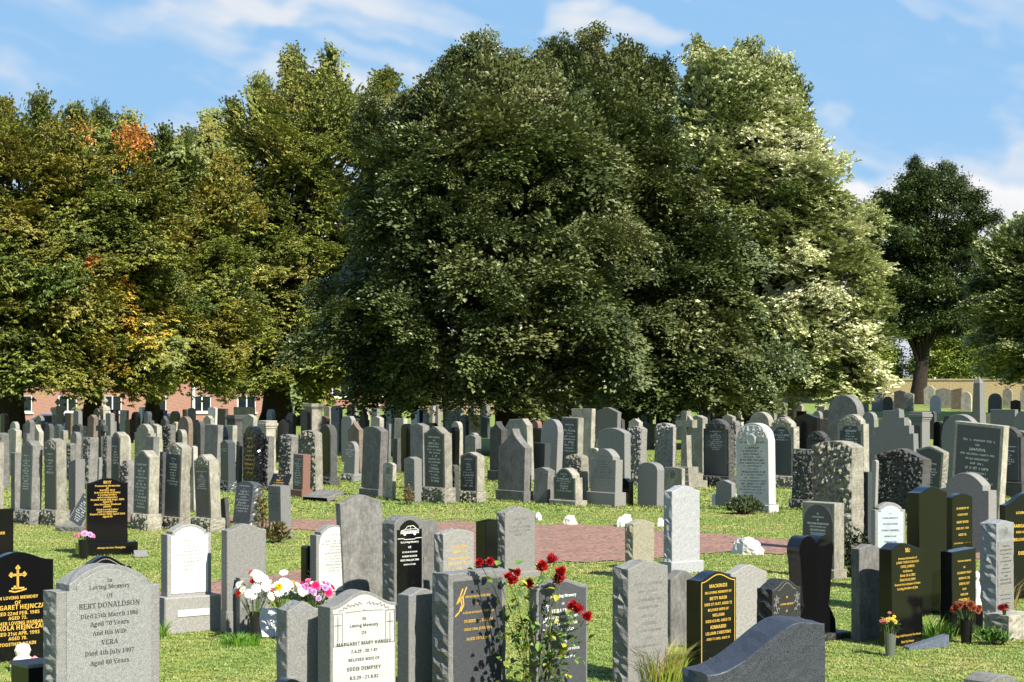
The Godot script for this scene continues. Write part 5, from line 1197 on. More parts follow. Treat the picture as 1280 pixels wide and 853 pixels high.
func shrub(label: String, called: String, at: Vector3, rx: float, h: float, n: int, c: Color, c2: Color, leaf_l: float, seed_: int, upright := .5) -> void:
	rng.seed = seed_
	var root := thing(called, label, "shrub", at)
	var tw := Shape.new()
	var s := [Shape.new(), Shape.new()]
	for i in n:
		var a := rng.randf() * TAU
		var q := sqrt(rng.randf())
		var e := Vector3(cos(a) * rx * q, h * (.25 + .75 * rng.randf()) * (1.0 - .45 * q * q), sin(a) * rx * q * .7)
		if i % 6 == 0: tw.tube(PackedVector3Array([Vector3(e.x * .2, -.02, e.z * .2), Vector3(e.x * .7, e.y * .5, e.z * .7), e]), PackedFloat32Array([.008, .005, .003]), 5)
		for k in 3:
			var d := Vector3(rng.randfn(0, 1), rng.randf_range(-.2, 1) + upright, rng.randfn(0, 1)).normalized()
			var sd := d.cross(Vector3(rng.randfn(0, 1), rng.randfn(0, 1), rng.randfn(0, 1))).normalized() * leaf_l * .22
			var t := e + d * leaf_l
			var m := e + d * leaf_l * .5
			s[(i + k) % 2].tri(e, m + sd, m - sd); s[(i + k) % 2].tri(t, m - sd, m + sd)
	part("twig", tw.mesh(), material("twig", Color(.3, .25, .17), .8), root)
	for k in 2:
		var o := part("foliage", s[k].mesh(), leafy(called + str(seed_) + str(k), c if k == 0 else c2), root)
		o.set_meta("kind", "stuff")

# ------------------------------------------------------------------ trees
func bough(kind: String, seed_: int) -> ArrayMesh:   # one leafy bough, about a metre in radius, reaching along +z
	rng.seed = seed_
	var v := PackedVector3Array(); var n := PackedVector3Array(); var c := PackedColorArray()
	var put := func(e: Vector3, d: Vector3, l: float, w: float, tone: float):
		var side := d.cross(Vector3(rng.randfn(0, .5), 1, rng.randfn(0, .5))).normalized() * l * w * .5
		var up := side.cross(d).normalized()
		if up.y < 0: up = -up
		var m := e + d * l * .45
		var t := e + d * l
		var p := m + side + up * l * .1; var q := m - side + up * l * .1
		var na := (t - e).cross(p - e).normalized(); var nb := (q - e).cross(t - e).normalized()
		for x in [e, p, t]: v.append(x); n.append(na)
		for x in [e, t, q]: v.append(x); n.append(nb)
		for i in 6: c.append(Color(tone, tone, tone * .97))
	var sprays: int = {"lime": 27, "chestnut": 24, "pale": 26}.get(kind, 24)
	for s in sprays:
		var a := rng.randf_range(-2.1, 2.1)
		var el := rng.randfn(.28, .42)
		var d := Vector3(sin(a) * cos(el), sin(el), cos(a) * cos(el))
		var reach := rng.randf_range(.55, 1.0) * (1.3 if rng.randf() < .2 else 1.0)
		var o := Vector3(rng.randfn(0, .12), rng.randfn(0, .12), rng.randfn(-.25, .15))
		var tone := rng.randf_range(.78, 1.22)
		var side := Vector3(d.z, 0, -d.x).normalized()
		match kind:
			"lime":
				for i in 15:
					var t := pow(i / 14.0, .8)
					var spread := .24 * (1.0 - .55 * t) + .03
					for k in 3:
						var e := o + d * reach * (.15 + .85 * t) + Vector3(0, -.34 * t * t, 0) + side * rng.randfn(0, spread) + Vector3(0, rng.randfn(0, spread * .38), 0)
						put.call(e, (d + side * rng.randfn(0, .8) + Vector3(0, rng.randf_range(-.8, .3), 0)).normalized(), .13 * rng.randf_range(.7, 1.25), .75, tone * rng.randf_range(.5, 1.5))
			"chestnut":
				for i in 10:
					var t := pow(i / 9.0, .8)
					var spread := .26 * (1.0 - .5 * t) + .04
					var e := o + d * reach * (.15 + .85 * t) + Vector3(0, -.18 * t * t, 0) + side * rng.randfn(0, spread) + Vector3(0, rng.randfn(0, spread * .4), 0)
					var az := rng.randf() * TAU
					var out := Vector3(cos(az), 0, sin(az)) * .8 + d * .6
					out = out.normalized()
					var sd := out.cross(Vector3.UP).normalized()
					var tn := tone * rng.randf_range(.6, 1.4)
					for k in 6:
						var an := lerpf(-1.6, 1.6, k / 5.0)
						put.call(e, (out * cos(an) + sd * sin(an) + Vector3(0, -.55 + rng.randfn(0, .2), 0)).normalized(), .165 * (1.0 - .1 * absf(an)) * rng.randf_range(.8, 1.15), .42, tn)
			"pale":
				for i in 11:
					var t := pow(i / 10.0, .8)
					var spread := .26 * (1.0 - .5 * t) + .04
					var e := o + d * reach * (.15 + .85 * t) + Vector3(0, -.1 * t * t, 0) + side * rng.randfn(0, spread) + Vector3(0, rng.randfn(0, spread * .45), 0)
					var tn := tone * rng.randf_range(.7, 1.3)
					for k in 6:
						var bz := TAU * k / 6 + rng.randf()
						put.call(e, Vector3(cos(bz), rng.randf_range(-.3, .9), sin(bz)).normalized(), .14 * rng.randf_range(.75, 1.25), .62, tn)
			_:
				for i in 60:
					var t := rng.randf()
					var spread := .26 * (1.0 - .4 * t) + .04
					var e := o + d * reach * t + Vector3(0, -.18 * t * t, 0) + side * rng.randfn(0, spread) + Vector3(0, rng.randfn(0, spread * .5), 0)
					put.call(e, Vector3(rng.randfn(0, 1), rng.randfn(-.2, .6), rng.randfn(0, 1)).normalized(), .12 * rng.randf_range(.75, 1.2), .75, tone * rng.randf_range(.75, 1.25))
	var arr := []
	arr.resize(Mesh.ARRAY_MAX)
	arr[Mesh.ARRAY_VERTEX] = v; arr[Mesh.ARRAY_NORMAL] = n; arr[Mesh.ARRAY_COLOR] = c
	var m := ArrayMesh.new()
	m.add_surface_from_arrays(Mesh.PRIMITIVE_TRIANGLES, arr)
	return m

func girth(prof: Array, h: float) -> Vector2:   # radius and sideways shift of the crown at a height
	if h <= prof[0][0]: return Vector2(prof[0][1], prof[0][2])
	for i in prof.size() - 1:
		if h <= prof[i + 1][0]:
			var t: float = (h - prof[i][0]) / (prof[i + 1][0] - prof[i][0])
			return Vector2(lerpf(prof[i][1], prof[i + 1][1], t), lerpf(prof[i][2], prof[i + 1][2], t))
	return Vector2(prof[-1][1], prof[-1][2])

var bough_shapes := {}

func tree(called: String, label: String, x: float, z: float, trunk_r: float, prof: Array, kind: String, colours: Array, boughs: int, seed_: int, bough_r := 1.2, fork := .3, leads := [], accents := []) -> void:
	var y0 := land(x, z)
	var root := thing(called, label, "tree", Vector3(x, y0, z), 0, "tall trees around the old graves")
	if not bough_shapes.has(kind):
		bough_shapes[kind] = []
		for k in 5: bough_shapes[kind].append(bough(kind, 900 + k))
	rng.seed = seed_
	var lo: float = prof[0][0]; var hi: float = prof[-1][0]
	# trunk
	var p := PackedVector3Array(); var r := PackedFloat32Array()
	var fh := lerpf(lo, hi, fork)
	for i in 9:
		var t := i / 8.0
		p.append(Vector3(sin(t * 2.4 + seed_) * trunk_r * .35 + girth(prof, fh).y * t * t * .5, -.1 + (fh + .1) * t, cos(t * 2 + seed_) * trunk_r * .25))
		r.append(trunk_r * (1.0 - .35 * t + .55 * exp(-t * 9)))
	var tr := Shape.new()
	tr.tube(p, r, 14)
	var bark := material("bark", Color(.3, .26, .21), .95, "bark", .8, 1.5)
	part("trunk", tr.mesh(), bark, root)
	var limbs := Shape.new()
	var f := noise(seed_ + 5, .16, 2)
	var lump := noise(seed_ + 9, .9, 2)
	var xs := [[], [], [], [], []]
	var cs := [[], [], [], [], []]
	var wide := 0.0
	for q in prof: wide = maxf(wide, q[1])
	var made := 0
	var guard := 0
	var lead_n := leads.size() * 9
	while made < boughs + lead_n and guard < boughs * 30:
		guard += 1
		var h := rng.randf_range(lo, hi)
		var gr := girth(prof, h)
		var in_lead := made < lead_n
		if in_lead:                                      # a leading shoot that stands above the crown
			var ld: Array = leads[made / 9]
			var t: float = (made % 9) / 8.0
			h = lerpf(ld[2], ld[1], t)
			gr = Vector2(ld[3] * (1.0 - .75 * t), ld[0])
		elif rng.randf() > gr.x / wide + .08: continue
		var a := rng.randf() * TAU
		if sin(a) < -.25 and rng.randf() < .4: continue     # fewer boughs on the far side
		var edge := gr.x * (1.0 + (.22 if kind == "pale" else .42) * lump.get_noise_3d(cos(a) * 1.6, h / wide * 2.4, sin(a) * 1.6))
		var br := bough_r * (rng.randf_range(.45, .75) if in_lead else rng.randf_range(.6, 1.3))
		var rr := maxf(0.0, edge - br * .7) * pow(rng.randf(), .33)
		var hf := (h - lo) / (hi - lo)
		var outd := Vector3(cos(a), lerpf(-.15, .3, hf) + (1.4 * ease01(.75, 1.0, hf)) + rng.randfn(0, .12), sin(a)).normalized()
		var c := Vector3(gr.y + cos(a) * rr, h - .35 * br * ease01(.7, 1.0, hf), sin(a) * rr * .85)
		made += 1
		if made % 2 == 0:
			var st := p[3 + rng.randi() % 6]
			if c.y < st.y - 1: st = p[3]
			var mid := st.lerp(c, .5) + Vector3(0, absf(c.y - st.y) * .12 + .3, 0)
			var lr := trunk_r * rng.randf_range(.12, .3)
			limbs.tube(PackedVector3Array([st, st.lerp(mid, .5) + Vector3(rng.randfn(0, .15), .2, rng.randfn(0, .15)), mid, mid.lerp(c, .55) + Vector3(rng.randfn(0, .15), 0, rng.randfn(0, .15)), c]), PackedFloat32Array([lr, lr * .75, lr * .55, lr * .35, .02]), 6, false)
		var bs := Basis.looking_at(-outd, Vector3.UP if absf(outd.y) < .95 else Vector3.RIGHT) * Basis(Vector3.BACK, rng.randfn(0, .3))
		var sc := Vector3(br * rng.randf_range(.85, 1.2), br * rng.randf_range(.75, 1.1), br * rng.randf_range(.85, 1.25))
		var k := rng.randi() % 5
		xs[k].append(Transform3D(bs * Basis.from_scale(sc), c))
		var v := clampf(.5 + f.get_noise_3dv(c) * .7 + rng.randf_range(-.38, .38), 0, .999) * (colours.size() - 1)
		var col: Color = colours[int(v)].lerp(colours[int(v) + 1], v - int(v))
		for ac in accents:
			if Vector2(c.x - ac[0], c.y - ac[1]).length() < ac[2] * rng.randf_range(.5, 1.1): col = [Color(.36, .2, .03), Color(.42, .17, .04), Color(.32, .24, .03)][rng.randi() % 3]
		cs[k].append(col * 1.35 * rng.randf_range(.85, 1.15))
	part("limb", limbs.mesh(), bark, root)
	var m := material("leaf_" + kind, Color.WHITE, .42)
	m.vertex_color_use_as_albedo = true
	m.backlight_enabled = true
	m.backlight = Color(.2, .23, .06)
	for k in 5:
		var mm := MultiMesh.new()
		mm.transform_format = MultiMesh.TRANSFORM_3D
		mm.use_colors = true
		mm.mesh = bough_shapes[kind][k]
		mm.instance_count = xs[k].size()
		for i in xs[k].size():
			mm.set_instance_transform(i, xs[k][i])
			mm.set_instance_color(i, cs[k][i])
		var o := MultiMeshInstance3D.new()
		o.name = "crown"
		o.multimesh = mm
		o.material_override = m
		o.set_meta("kind", "stuff")
		root.add_child(o, true)

func crown_px(d: float, base_px: float, list: Array) -> Array:   # crown outline: [image row, left, right] -> [height, radius, shift]
	var out := []
	var k := d / FOCAL
	for q in list:
		out.append([EYE - (q[0] - 470.0) * k, (q[2] - q[1]) * .5 * k, ((q[1] + q[2]) * .5 - base_px) * k])
	out.sort_custom(func(a, b): return a[0] < b[0])
	return out

# ------------------------------------------------------------------ far buildings, wall and cars
func house(label: String, x0: float, x1: float, z: float, storeys: int, seed_: int) -> void:
	var y0 := land((x0 + x1) / 2, z)
	var root := thing("brick_house", label, "house", Vector3((x0 + x1) / 2, y0, z), 0, "brick houses beyond the cemetery")
	var w := x1 - x0; var dp := 8.0; var h := storeys * 2.7
	var wins := []
	var n := int(w / 3.4)
	for f in storeys:
		for i in n:
			wins.append(Rect2(-w / 2 + (i + .5) * w / n - .75, .85 + f * 2.7, 1.5, 1.35))
	var s := Shape.new()
	# front wall cut round its openings, column by column
	var xs := [-w / 2, w / 2]
	for r in wins: xs.append(r.position.x); xs.append(r.end.x)
	xs.sort()
	for i in xs.size() - 1:
		if xs[i + 1] - xs[i] < .001: continue
		var mx: float = (xs[i] + xs[i + 1]) / 2
		var y := -.3
		var holes := wins.filter(func(r): return r.position.x < mx and r.end.x > mx)
		holes.sort_custom(func(a, b): return a.position.y < b.position.y)
		for r in holes:
			s.box(Vector3(mx, (y + r.position.y) / 2, -.15), Vector3(xs[i + 1] - xs[i], r.position.y - y, .3))
			y = r.end.y
		s.box(Vector3(mx, (y + h) / 2, -.15), Vector3(xs[i + 1] - xs[i], h - y, .3))
	s.box(Vector3(-w / 2 + .15, h / 2 - .15, -dp / 2 - .15), Vector3(.3, h + .3, dp - .3))
	s.box(Vector3(w / 2 - .15, h / 2 - .15, -dp / 2 - .15), Vector3(.3, h + .3, dp - .3))
	s.box(Vector3(0, h / 2 - .15, -dp - .15), Vector3(w, h + .3, .3))
	part("wall", s.mesh(), material("brickwork", Color(.92, .86, .84), .9, "brick", .42), root)
	var white := material("white_frame", Color(.86, .86, .84), .5)
	var glass := material("window_glass", Color(.1, .13, .16), .05)
	for r in wins:
		var fr := Shape.new()
		var c: Vector2 = r.get_center()
		for e in [[Vector3(c.x, r.position.y + .05, -.1), Vector3(r.size.x, .1, .1)], [Vector3(c.x, r.end.y - .05, -.1), Vector3(r.size.x, .1, .1)], [Vector3(r.position.x + .05, c.y, -.1), Vector3(.1, r.size.y - .2, .1)], [Vector3(r.end.x - .05, c.y, -.1), Vector3(.1, r.size.y - .2, .1)], [Vector3(c.x, c.y, -.1), Vector3(.08, r.size.y - .2, .09)]]:
			fr.box(e[0], e[1])
		var o := part("window", fr.mesh(), white, root)
		var g := Shape.new()
		g.box(Vector3(c.x, c.y, -.13), Vector3(r.size.x - .1, r.size.y - .1, .02))
		part("pane", g.mesh(), glass, o)
		var sl := Shape.new()
		sl.box(Vector3(c.x, r.position.y - .06, .04), Vector3(r.size.x + .2, .12, .14))
		part("sill", sl.mesh(), white, o)
	var pp := Shape.new()
	pp.tube(PackedVector3Array([Vector3(w * .22, 0, .09), Vector3(w * .22, h, .09)]), PackedFloat32Array([.12, .12]), 8)
	part("downpipe", pp.mesh(), white, root)
	var rf := Shape.new()
	var e := .4
	rf.quad(Vector3(-w / 2 - e, h - .1, e), Vector3(-w / 2 - e, h + 3.0, -dp / 2), Vector3(w / 2 + e, h + 3.0, -dp / 2), Vector3(w / 2 + e, h - .1, e))
	rf.quad(Vector3(w / 2 + e, h - .1, -dp - e), Vector3(w / 2 + e, h + 3.0, -dp / 2), Vector3(-w / 2 - e, h + 3.0, -dp / 2), Vector3(-w / 2 - e, h - .1, -dp - e))
	rf.quad(Vector3(-w / 2 - e, h - .1, e), Vector3(w / 2 + e, h - .1, e), Vector3(w / 2 + e, h - .1, -dp - e), Vector3(-w / 2 - e, h - .1, -dp - e))
	for sd in [-1, 1]:
		rf.tri(Vector3(sd * (w / 2 + e), h - .1, e), Vector3(sd * (w / 2 + e), h + 3, -dp / 2), Vector3(sd * (w / 2 + e), h - .1, -dp - e))
	part("roof", rf.mesh(), material("roof_tile", Color(.36, .3, .28), .9, "weather", .3), root)

func parked_car(label: String, at: Vector3, yaw: float, c: Color) -> void:
	var root := thing("parked_car", label, "car", at, yaw, "cars parked beyond the cemetery")
	var s := Shape.new()
	var side := PackedVector2Array([Vector2(-2.1, .3), Vector2(2.05, .3), Vector2(2.12, .55), Vector2(2.0, .82), Vector2(1.1, .95), Vector2(.45, 1.42), Vector2(-1.2, 1.46), Vector2(-1.95, 1.05), Vector2(-2.12, .8)])
	s.slab(side, -.82, .82)
	var m := material("car_paint_" + c.to_html(), c, .25)
	m.clearcoat_enabled = true
	part("body", s.mesh(), m, root)
	var gl := material("car_glass", Color(.06, .07, .08), .05)
	for sd in [-1, 1]:
		var g := Shape.new()
		var w := PackedVector2Array([Vector2(.95, .98), Vector2(.42, 1.36), Vector2(-.35, 1.38), Vector2(-.35, .98)])
		var w2 := PackedVector2Array([Vector2(-.42, .98), Vector2(-.42, 1.38), Vector2(-1.15, 1.38), Vector2(-1.7, 1.05)])
		g.slab(w, sd * .822 - .006, sd * .822 + .006)
		part("side_window", g.mesh(), gl, root)
		var g2 := Shape.new()
		g2.slab(w2, sd * .822 - .006, sd * .822 + .006)
		part("side_window", g2.mesh(), gl, root)
		for x in [-1.3, 1.35]:
			var t := Shape.new()
			t.lathe([[0, -.11], [.28, -.11], [.31, -.07], [.31, .07], [.28, .11], [0, .11]], 18)
			var o := part("wheel", t.mesh(), material("tyre", Color(.05, .05, .05), .8), root, Vector3(x, .31, sd * .74))
			o.rotation.x = PI / 2
			var rm := Shape.new()
			rm.lathe([[0, -.115], [.18, -.115], [.18, .115], [0, .115]], 14)
			part("rim", rm.mesh(), material("rim", Color(.6, .6, .62), .3), o)
	var ws := Shape.new()
	ws.quad(Vector3(1.06, .985, -.7), Vector3(.5, 1.395, -.62), Vector3(.5, 1.395, .62), Vector3(1.06, .985, .7))
	part("windscreen", ws.mesh(), gl, root, Vector3(.02, .02, 0))
	var rw := Shape.new()
	rw.quad(Vector3(-1.28, 1.43, -.62), Vector3(-1.88, 1.1, -.7), Vector3(-1.88, 1.1, .7), Vector3(-1.28, 1.43, .62))
	part("rear_window", rw.mesh(), gl, root, Vector3(-.02, .02, 0))

func boundary_wall() -> void:
	var x0 := -6.0; var x1 := 48.0; var z := -133.0
	var root := thing("boundary_wall", "long buff rubble-stone boundary wall with coping behind the graves", "wall", Vector3((x0 + x1) / 2, 0, z))
	var s := Shape.new(); var c := Shape.new()
	var n := 27
	for i in n:
		var a := lerpf(x0, x1, float(i) / n) - (x0 + x1) / 2
		var w := (x1 - x0) / n
		var y := land(a + (x0 + x1) / 2 + w / 2, z)
		s.box(Vector3(a + w / 2, y + .5, 0), Vector3(w, 1.9, .4))
		c.box(Vector3(a + w / 2, y + 1.52, 0), Vector3(w - .01, .14, .55), .03)
	part("walling", s.mesh(), material("rubble", Color(.72, .68, .58), .95, "walling", .5, 2.0), root)
	part("coping", c.mesh(), material("coping", Color(.6, .56, .46), .95, "weather", .6, .6), root)

# ------------------------------------------------------------------ ground
const PATH_FAR = [[-60, 642, 650], [180, 645, 653], [300, 648, 657], [380, 650, 663], [480, 652, 668], [560, 653, 682], [640, 655, 700], [720, 657, 705], [790, 660, 701], [850, 665, 694], [920, 671, 692], [985, 674, 692], [1080, 678, 694], [1200, 683, 698], [1340, 688, 703], [1460, 691, 706]]
const PATH_NEAR = [[-160, 800, 858], [0, 768, 818], [100, 752, 797], [200, 738, 775], [300, 724, 756], [400, 708, 738], [500, 692, 720], [600, 676, 708], [690, 666, 704]]

func on_path(px: float, py: float) -> bool:
	for table in [PATH_FAR, PATH_NEAR]:
		for i in table.size() - 1:
			if px >= table[i][0] and px < table[i + 1][0]:
				var t: float = (px - table[i][0]) / (table[i + 1][0] - table[i][0])
				var w := sin(px * .13) * .8 + sin(px * .041) * 1.2
				if py > lerpf(table[i][1], table[i + 1][1], t) + w - .5 and py < lerpf(table[i][2], table[i + 1][2], t) + w + .5: return true
	return false

func lay_path(table: Array, y: float, called: String) -> void:
	var s := Shape.new()
	var a := []; var b := []
	for i in table.size() - 1:
		for k in 14:
			var t := k / 14.0
			var px := lerpf(table[i][0], table[i + 1][0], t)
			var w := sin(px * .13) * .8 + sin(px * .041) * 1.2
			a.append(spot(px, lerpf(table[i][1], table[i + 1][1], t) + w + sin(px * .9) * .35) + Vector3(0, y, 0))
			b.append(spot(px, lerpf(table[i][2], table[i + 1][2], t) + w + sin(px * .77) * .5) + Vector3(0, y, 0))
	for i in a.size() - 1:
		s.quad(b[i], a[i], a[i + 1], b[i + 1])
	var m := material("red_gravel", Color(.95, .92, .92), .95, "gravel", .5, .6)
	m.uv1_world_triplanar = true
	structure(called, s.mesh(), m)

func grow_lawn() -> void:
	rng.seed = 9
	var tones := [Color(.14, .2, .034), Color(.175, .225, .044), Color(.225, .24, .06), Color(.29, .26, .1)]
	var patch := noise(12, .5, 3)
	var m := material("grass_blade", Color.WHITE, .55)
	m.vertex_color_use_as_albedo = true
	m.backlight_enabled = true
	m.backlight = Color(.1, .13, .02)
	# band: nearest, farthest, tufts per square metre, blade height, blade width
	for band in [[13.5, 24.0, 330.0, .027, .0042, 9], [24.0, 38.0, 150.0, .034, .0065, 9], [38.0, 66.0, 44.0, .045, .011, 8]]:
		var s := blades(band[5], .06 + band[4] * 5, band[3], band[4], .75, int(band[2]))
		var xs := []
		var cs := PackedColorArray()
		var area: float = (band[1] - band[0]) * (band[1] + band[0]) * .5 * .62
		for i in int(area * band[2]):
			var d := sqrt(lerpf(band[0] * band[0], band[1] * band[1], rng.randf()))
			var x := d * rng.randf_range(-.31, .31)
			var px := 640 + x / d * FOCAL; var py := 470 + FOCAL * EYE / d
			if on_path(px, py): continue
			var v := clampf(.42 + patch.get_noise_2d(x * .9, d * .9) * .75 + rng.randf_range(-.2, .2), 0, .999) * 3.0
			var k := rng.randf_range(.75, 1.2) * (1.0 + .35 * maxf(0, patch.get_noise_2d(x * 3 + 50, d * 3)))
			xs.append(Transform3D(Basis(Vector3.UP, rng.randf() * TAU).scaled(Vector3(1, k, 1)), Vector3(x, land(x, -d), -d)))
			cs.append(tones[int(v)].lerp(tones[int(v) + 1], v - int(v)) * rng.randf_range(.8, 1.2))
		# the mower misses the feet of the stones
		for q in STONES:
			if -q[2] < band[0] or -q[2] >= band[1]: continue
			var w: float = q[4] * (q[10].pl[1] if q[10].has("pl") else 1.0) / 2
			var th: float = q[6] * q[10].get("pd", 1.0) / 2 + (w - q[4] / 2 if q[10].has("pl") and not q[10].has("pd") else 0.0)
			for i in int(w * 90):
				var e := rng.randf()
				var p := Vector3(rng.randf_range(-w, w), 0, th + rng.randf_range(0, .05)) if e < .6 else Vector3((w + rng.randf_range(0, .05)) * (1 if e < .8 else -1), 0, rng.randf_range(-th, th))
				p = p.rotated(Vector3.UP, deg_to_rad(q[3])) + Vector3(q[0], q[1], q[2])
				xs.append(Transform3D(Basis(Vector3.UP, rng.randf() * TAU).scaled(Vector3(.8, rng.randf_range(1.2, 2.6), .8)), p))
				cs.append(tones[rng.randi() % 3] * rng.randf_range(.75, 1.1))
		var mm := MultiMesh.new()
		mm.transform_format = MultiMesh.TRANSFORM_3D
		mm.use_colors = true
		mm.mesh = s
		mm.instance_count = xs.size()
		for i in xs.size():
			mm.set_instance_transform(i, xs[i]); mm.set_instance_color(i, cs[i])
		var o := MultiMeshInstance3D.new()
		o.name = numbered("grass")
		o.multimesh = mm
		o.material_override = m
		o.set_meta("kind", "stuff")
		o.set_meta("label", ["short mown grass of the lawn nearest the modern headstones", "short mown grass either side of the red path", "mown grass between the older rows of headstones"][[13.5, 24.0, 38.0].find(band[0])])
		o.set_meta("category", "grass")
		add_child(o)

func ground() -> void:
	var s := Shape.new()
	var xs := [-1500.0, -400.0, -150.0]
	for i in 61: xs.append(-60.0 + i * 2.0)
	xs.append_array([150.0, 400.0, 1500.0])
	var ds := [-60.0, 0.0, 30.0, 60.0]
	for i in 36: ds.append(82.0 + i * 1.5)
	ds.append_array([200.0, 400.0, 2500.0])
	for i in xs.size() - 1:
		for j in ds.size() - 1:
			var f := func(x, d): return Vector3(x, land(x, -d) - .006, -d)
			s.quad(f.call(xs[i], ds[j]), f.call(xs[i], ds[j + 1]), f.call(xs[i + 1], ds[j + 1]), f.call(xs[i + 1], ds[j]))
	var m := material("lawn", Color(1, 1, 1), .95, "lawn", .23)
	m.uv1_world_triplanar = true
	structure("ground", s.mesh(), m)

func make_sky() -> Sky:
	var W := 4096; var Hh := 2048
	var im: Image
	var wisp := noise(31, 1.0, 5)
	var puff := noise(47, 1.0, 5)
	var shade := func(el: float, az: float) -> Color:
		if el < -.06: return Color(.2, .22, .16)
		var up := clampf(el / (PI / 2), 0, 1)
		var blue := Color(.46, .76, 1.06).lerp(Color(.2, .48, .94), pow(up, .5)).lerp(Color(.08, .27, .7), pow(up, 1.2))
		var d := Vector3(sin(az) * cos(el), sin(el), -cos(az) * cos(el))
		var q := Vector3(d.x * 5.0 + d.y * 3.0, d.y * 22.0 - d.x * 5.0, d.z * 5.0)
		var warp := wisp.get_noise_3dv(d * 6.0) * .7
		var c := clampf((wisp.get_noise_3dv(q + Vector3(warp, warp, 0)) + .1) * 2.0, 0, 1)
		c *= clampf(.5 + wisp.get_noise_3dv(d * 3.0 + Vector3(9, 3, 1)) * 1.9, 0, 1)
		c += .25 * clampf(wisp.get_noise_3dv(Vector3(q.x * 3.0, q.y * 5.0, q.z * 3.0)) * 2.0, 0, 1) * clampf(c * 3.0 + .2, 0, 1)
		var col := blue.lerp(Color(.95, .97, 1.0), clampf(c, 0, 1) * .85)
		# low bank of cumulus
		var edge := .1 + .05 * puff.get_noise_3dv(Vector3(d.x * 4.5 + 5.0, 1, d.z * 4.5)) + .012 * puff.get_noise_3dv(d * 30.0)
		var k := clampf((edge - el) / .005, 0, 1)
		return col.lerp(Color(.84, .88, .95).lerp(Color(1.08, 1.08, 1.09), clampf((el - edge + .05) / .05, 0, 1)), k)
	# coarse over the whole sky, fine in the belt round the horizon
	var low := Image.create(W / 8, Hh / 8, false, Image.FORMAT_RGBF)
	for y in Hh / 8:
		for x in W / 8:
			low.set_pixel(x, y, shade.call(PI / 2 - PI * (y + .5) * 8 / Hh, TAU * (x + .5) * 8 / W - PI))
	low.resize(W, Hh, Image.INTERPOLATE_BILINEAR)
	im = low
	for y in range(int(Hh * (.5 - .23 / PI)), Hh / 2 + 4):
		for x in W:
			im.set_pixel(x, y, shade.call(PI / 2 - PI * (y + .5) / Hh, TAU * (x + .5) / W - PI))
	var pm := PanoramaSkyMaterial.new()
	pm.panorama = ImageTexture.create_from_image(im)
	var sky := Sky.new()
	sky.sky_material = pm
	return sky

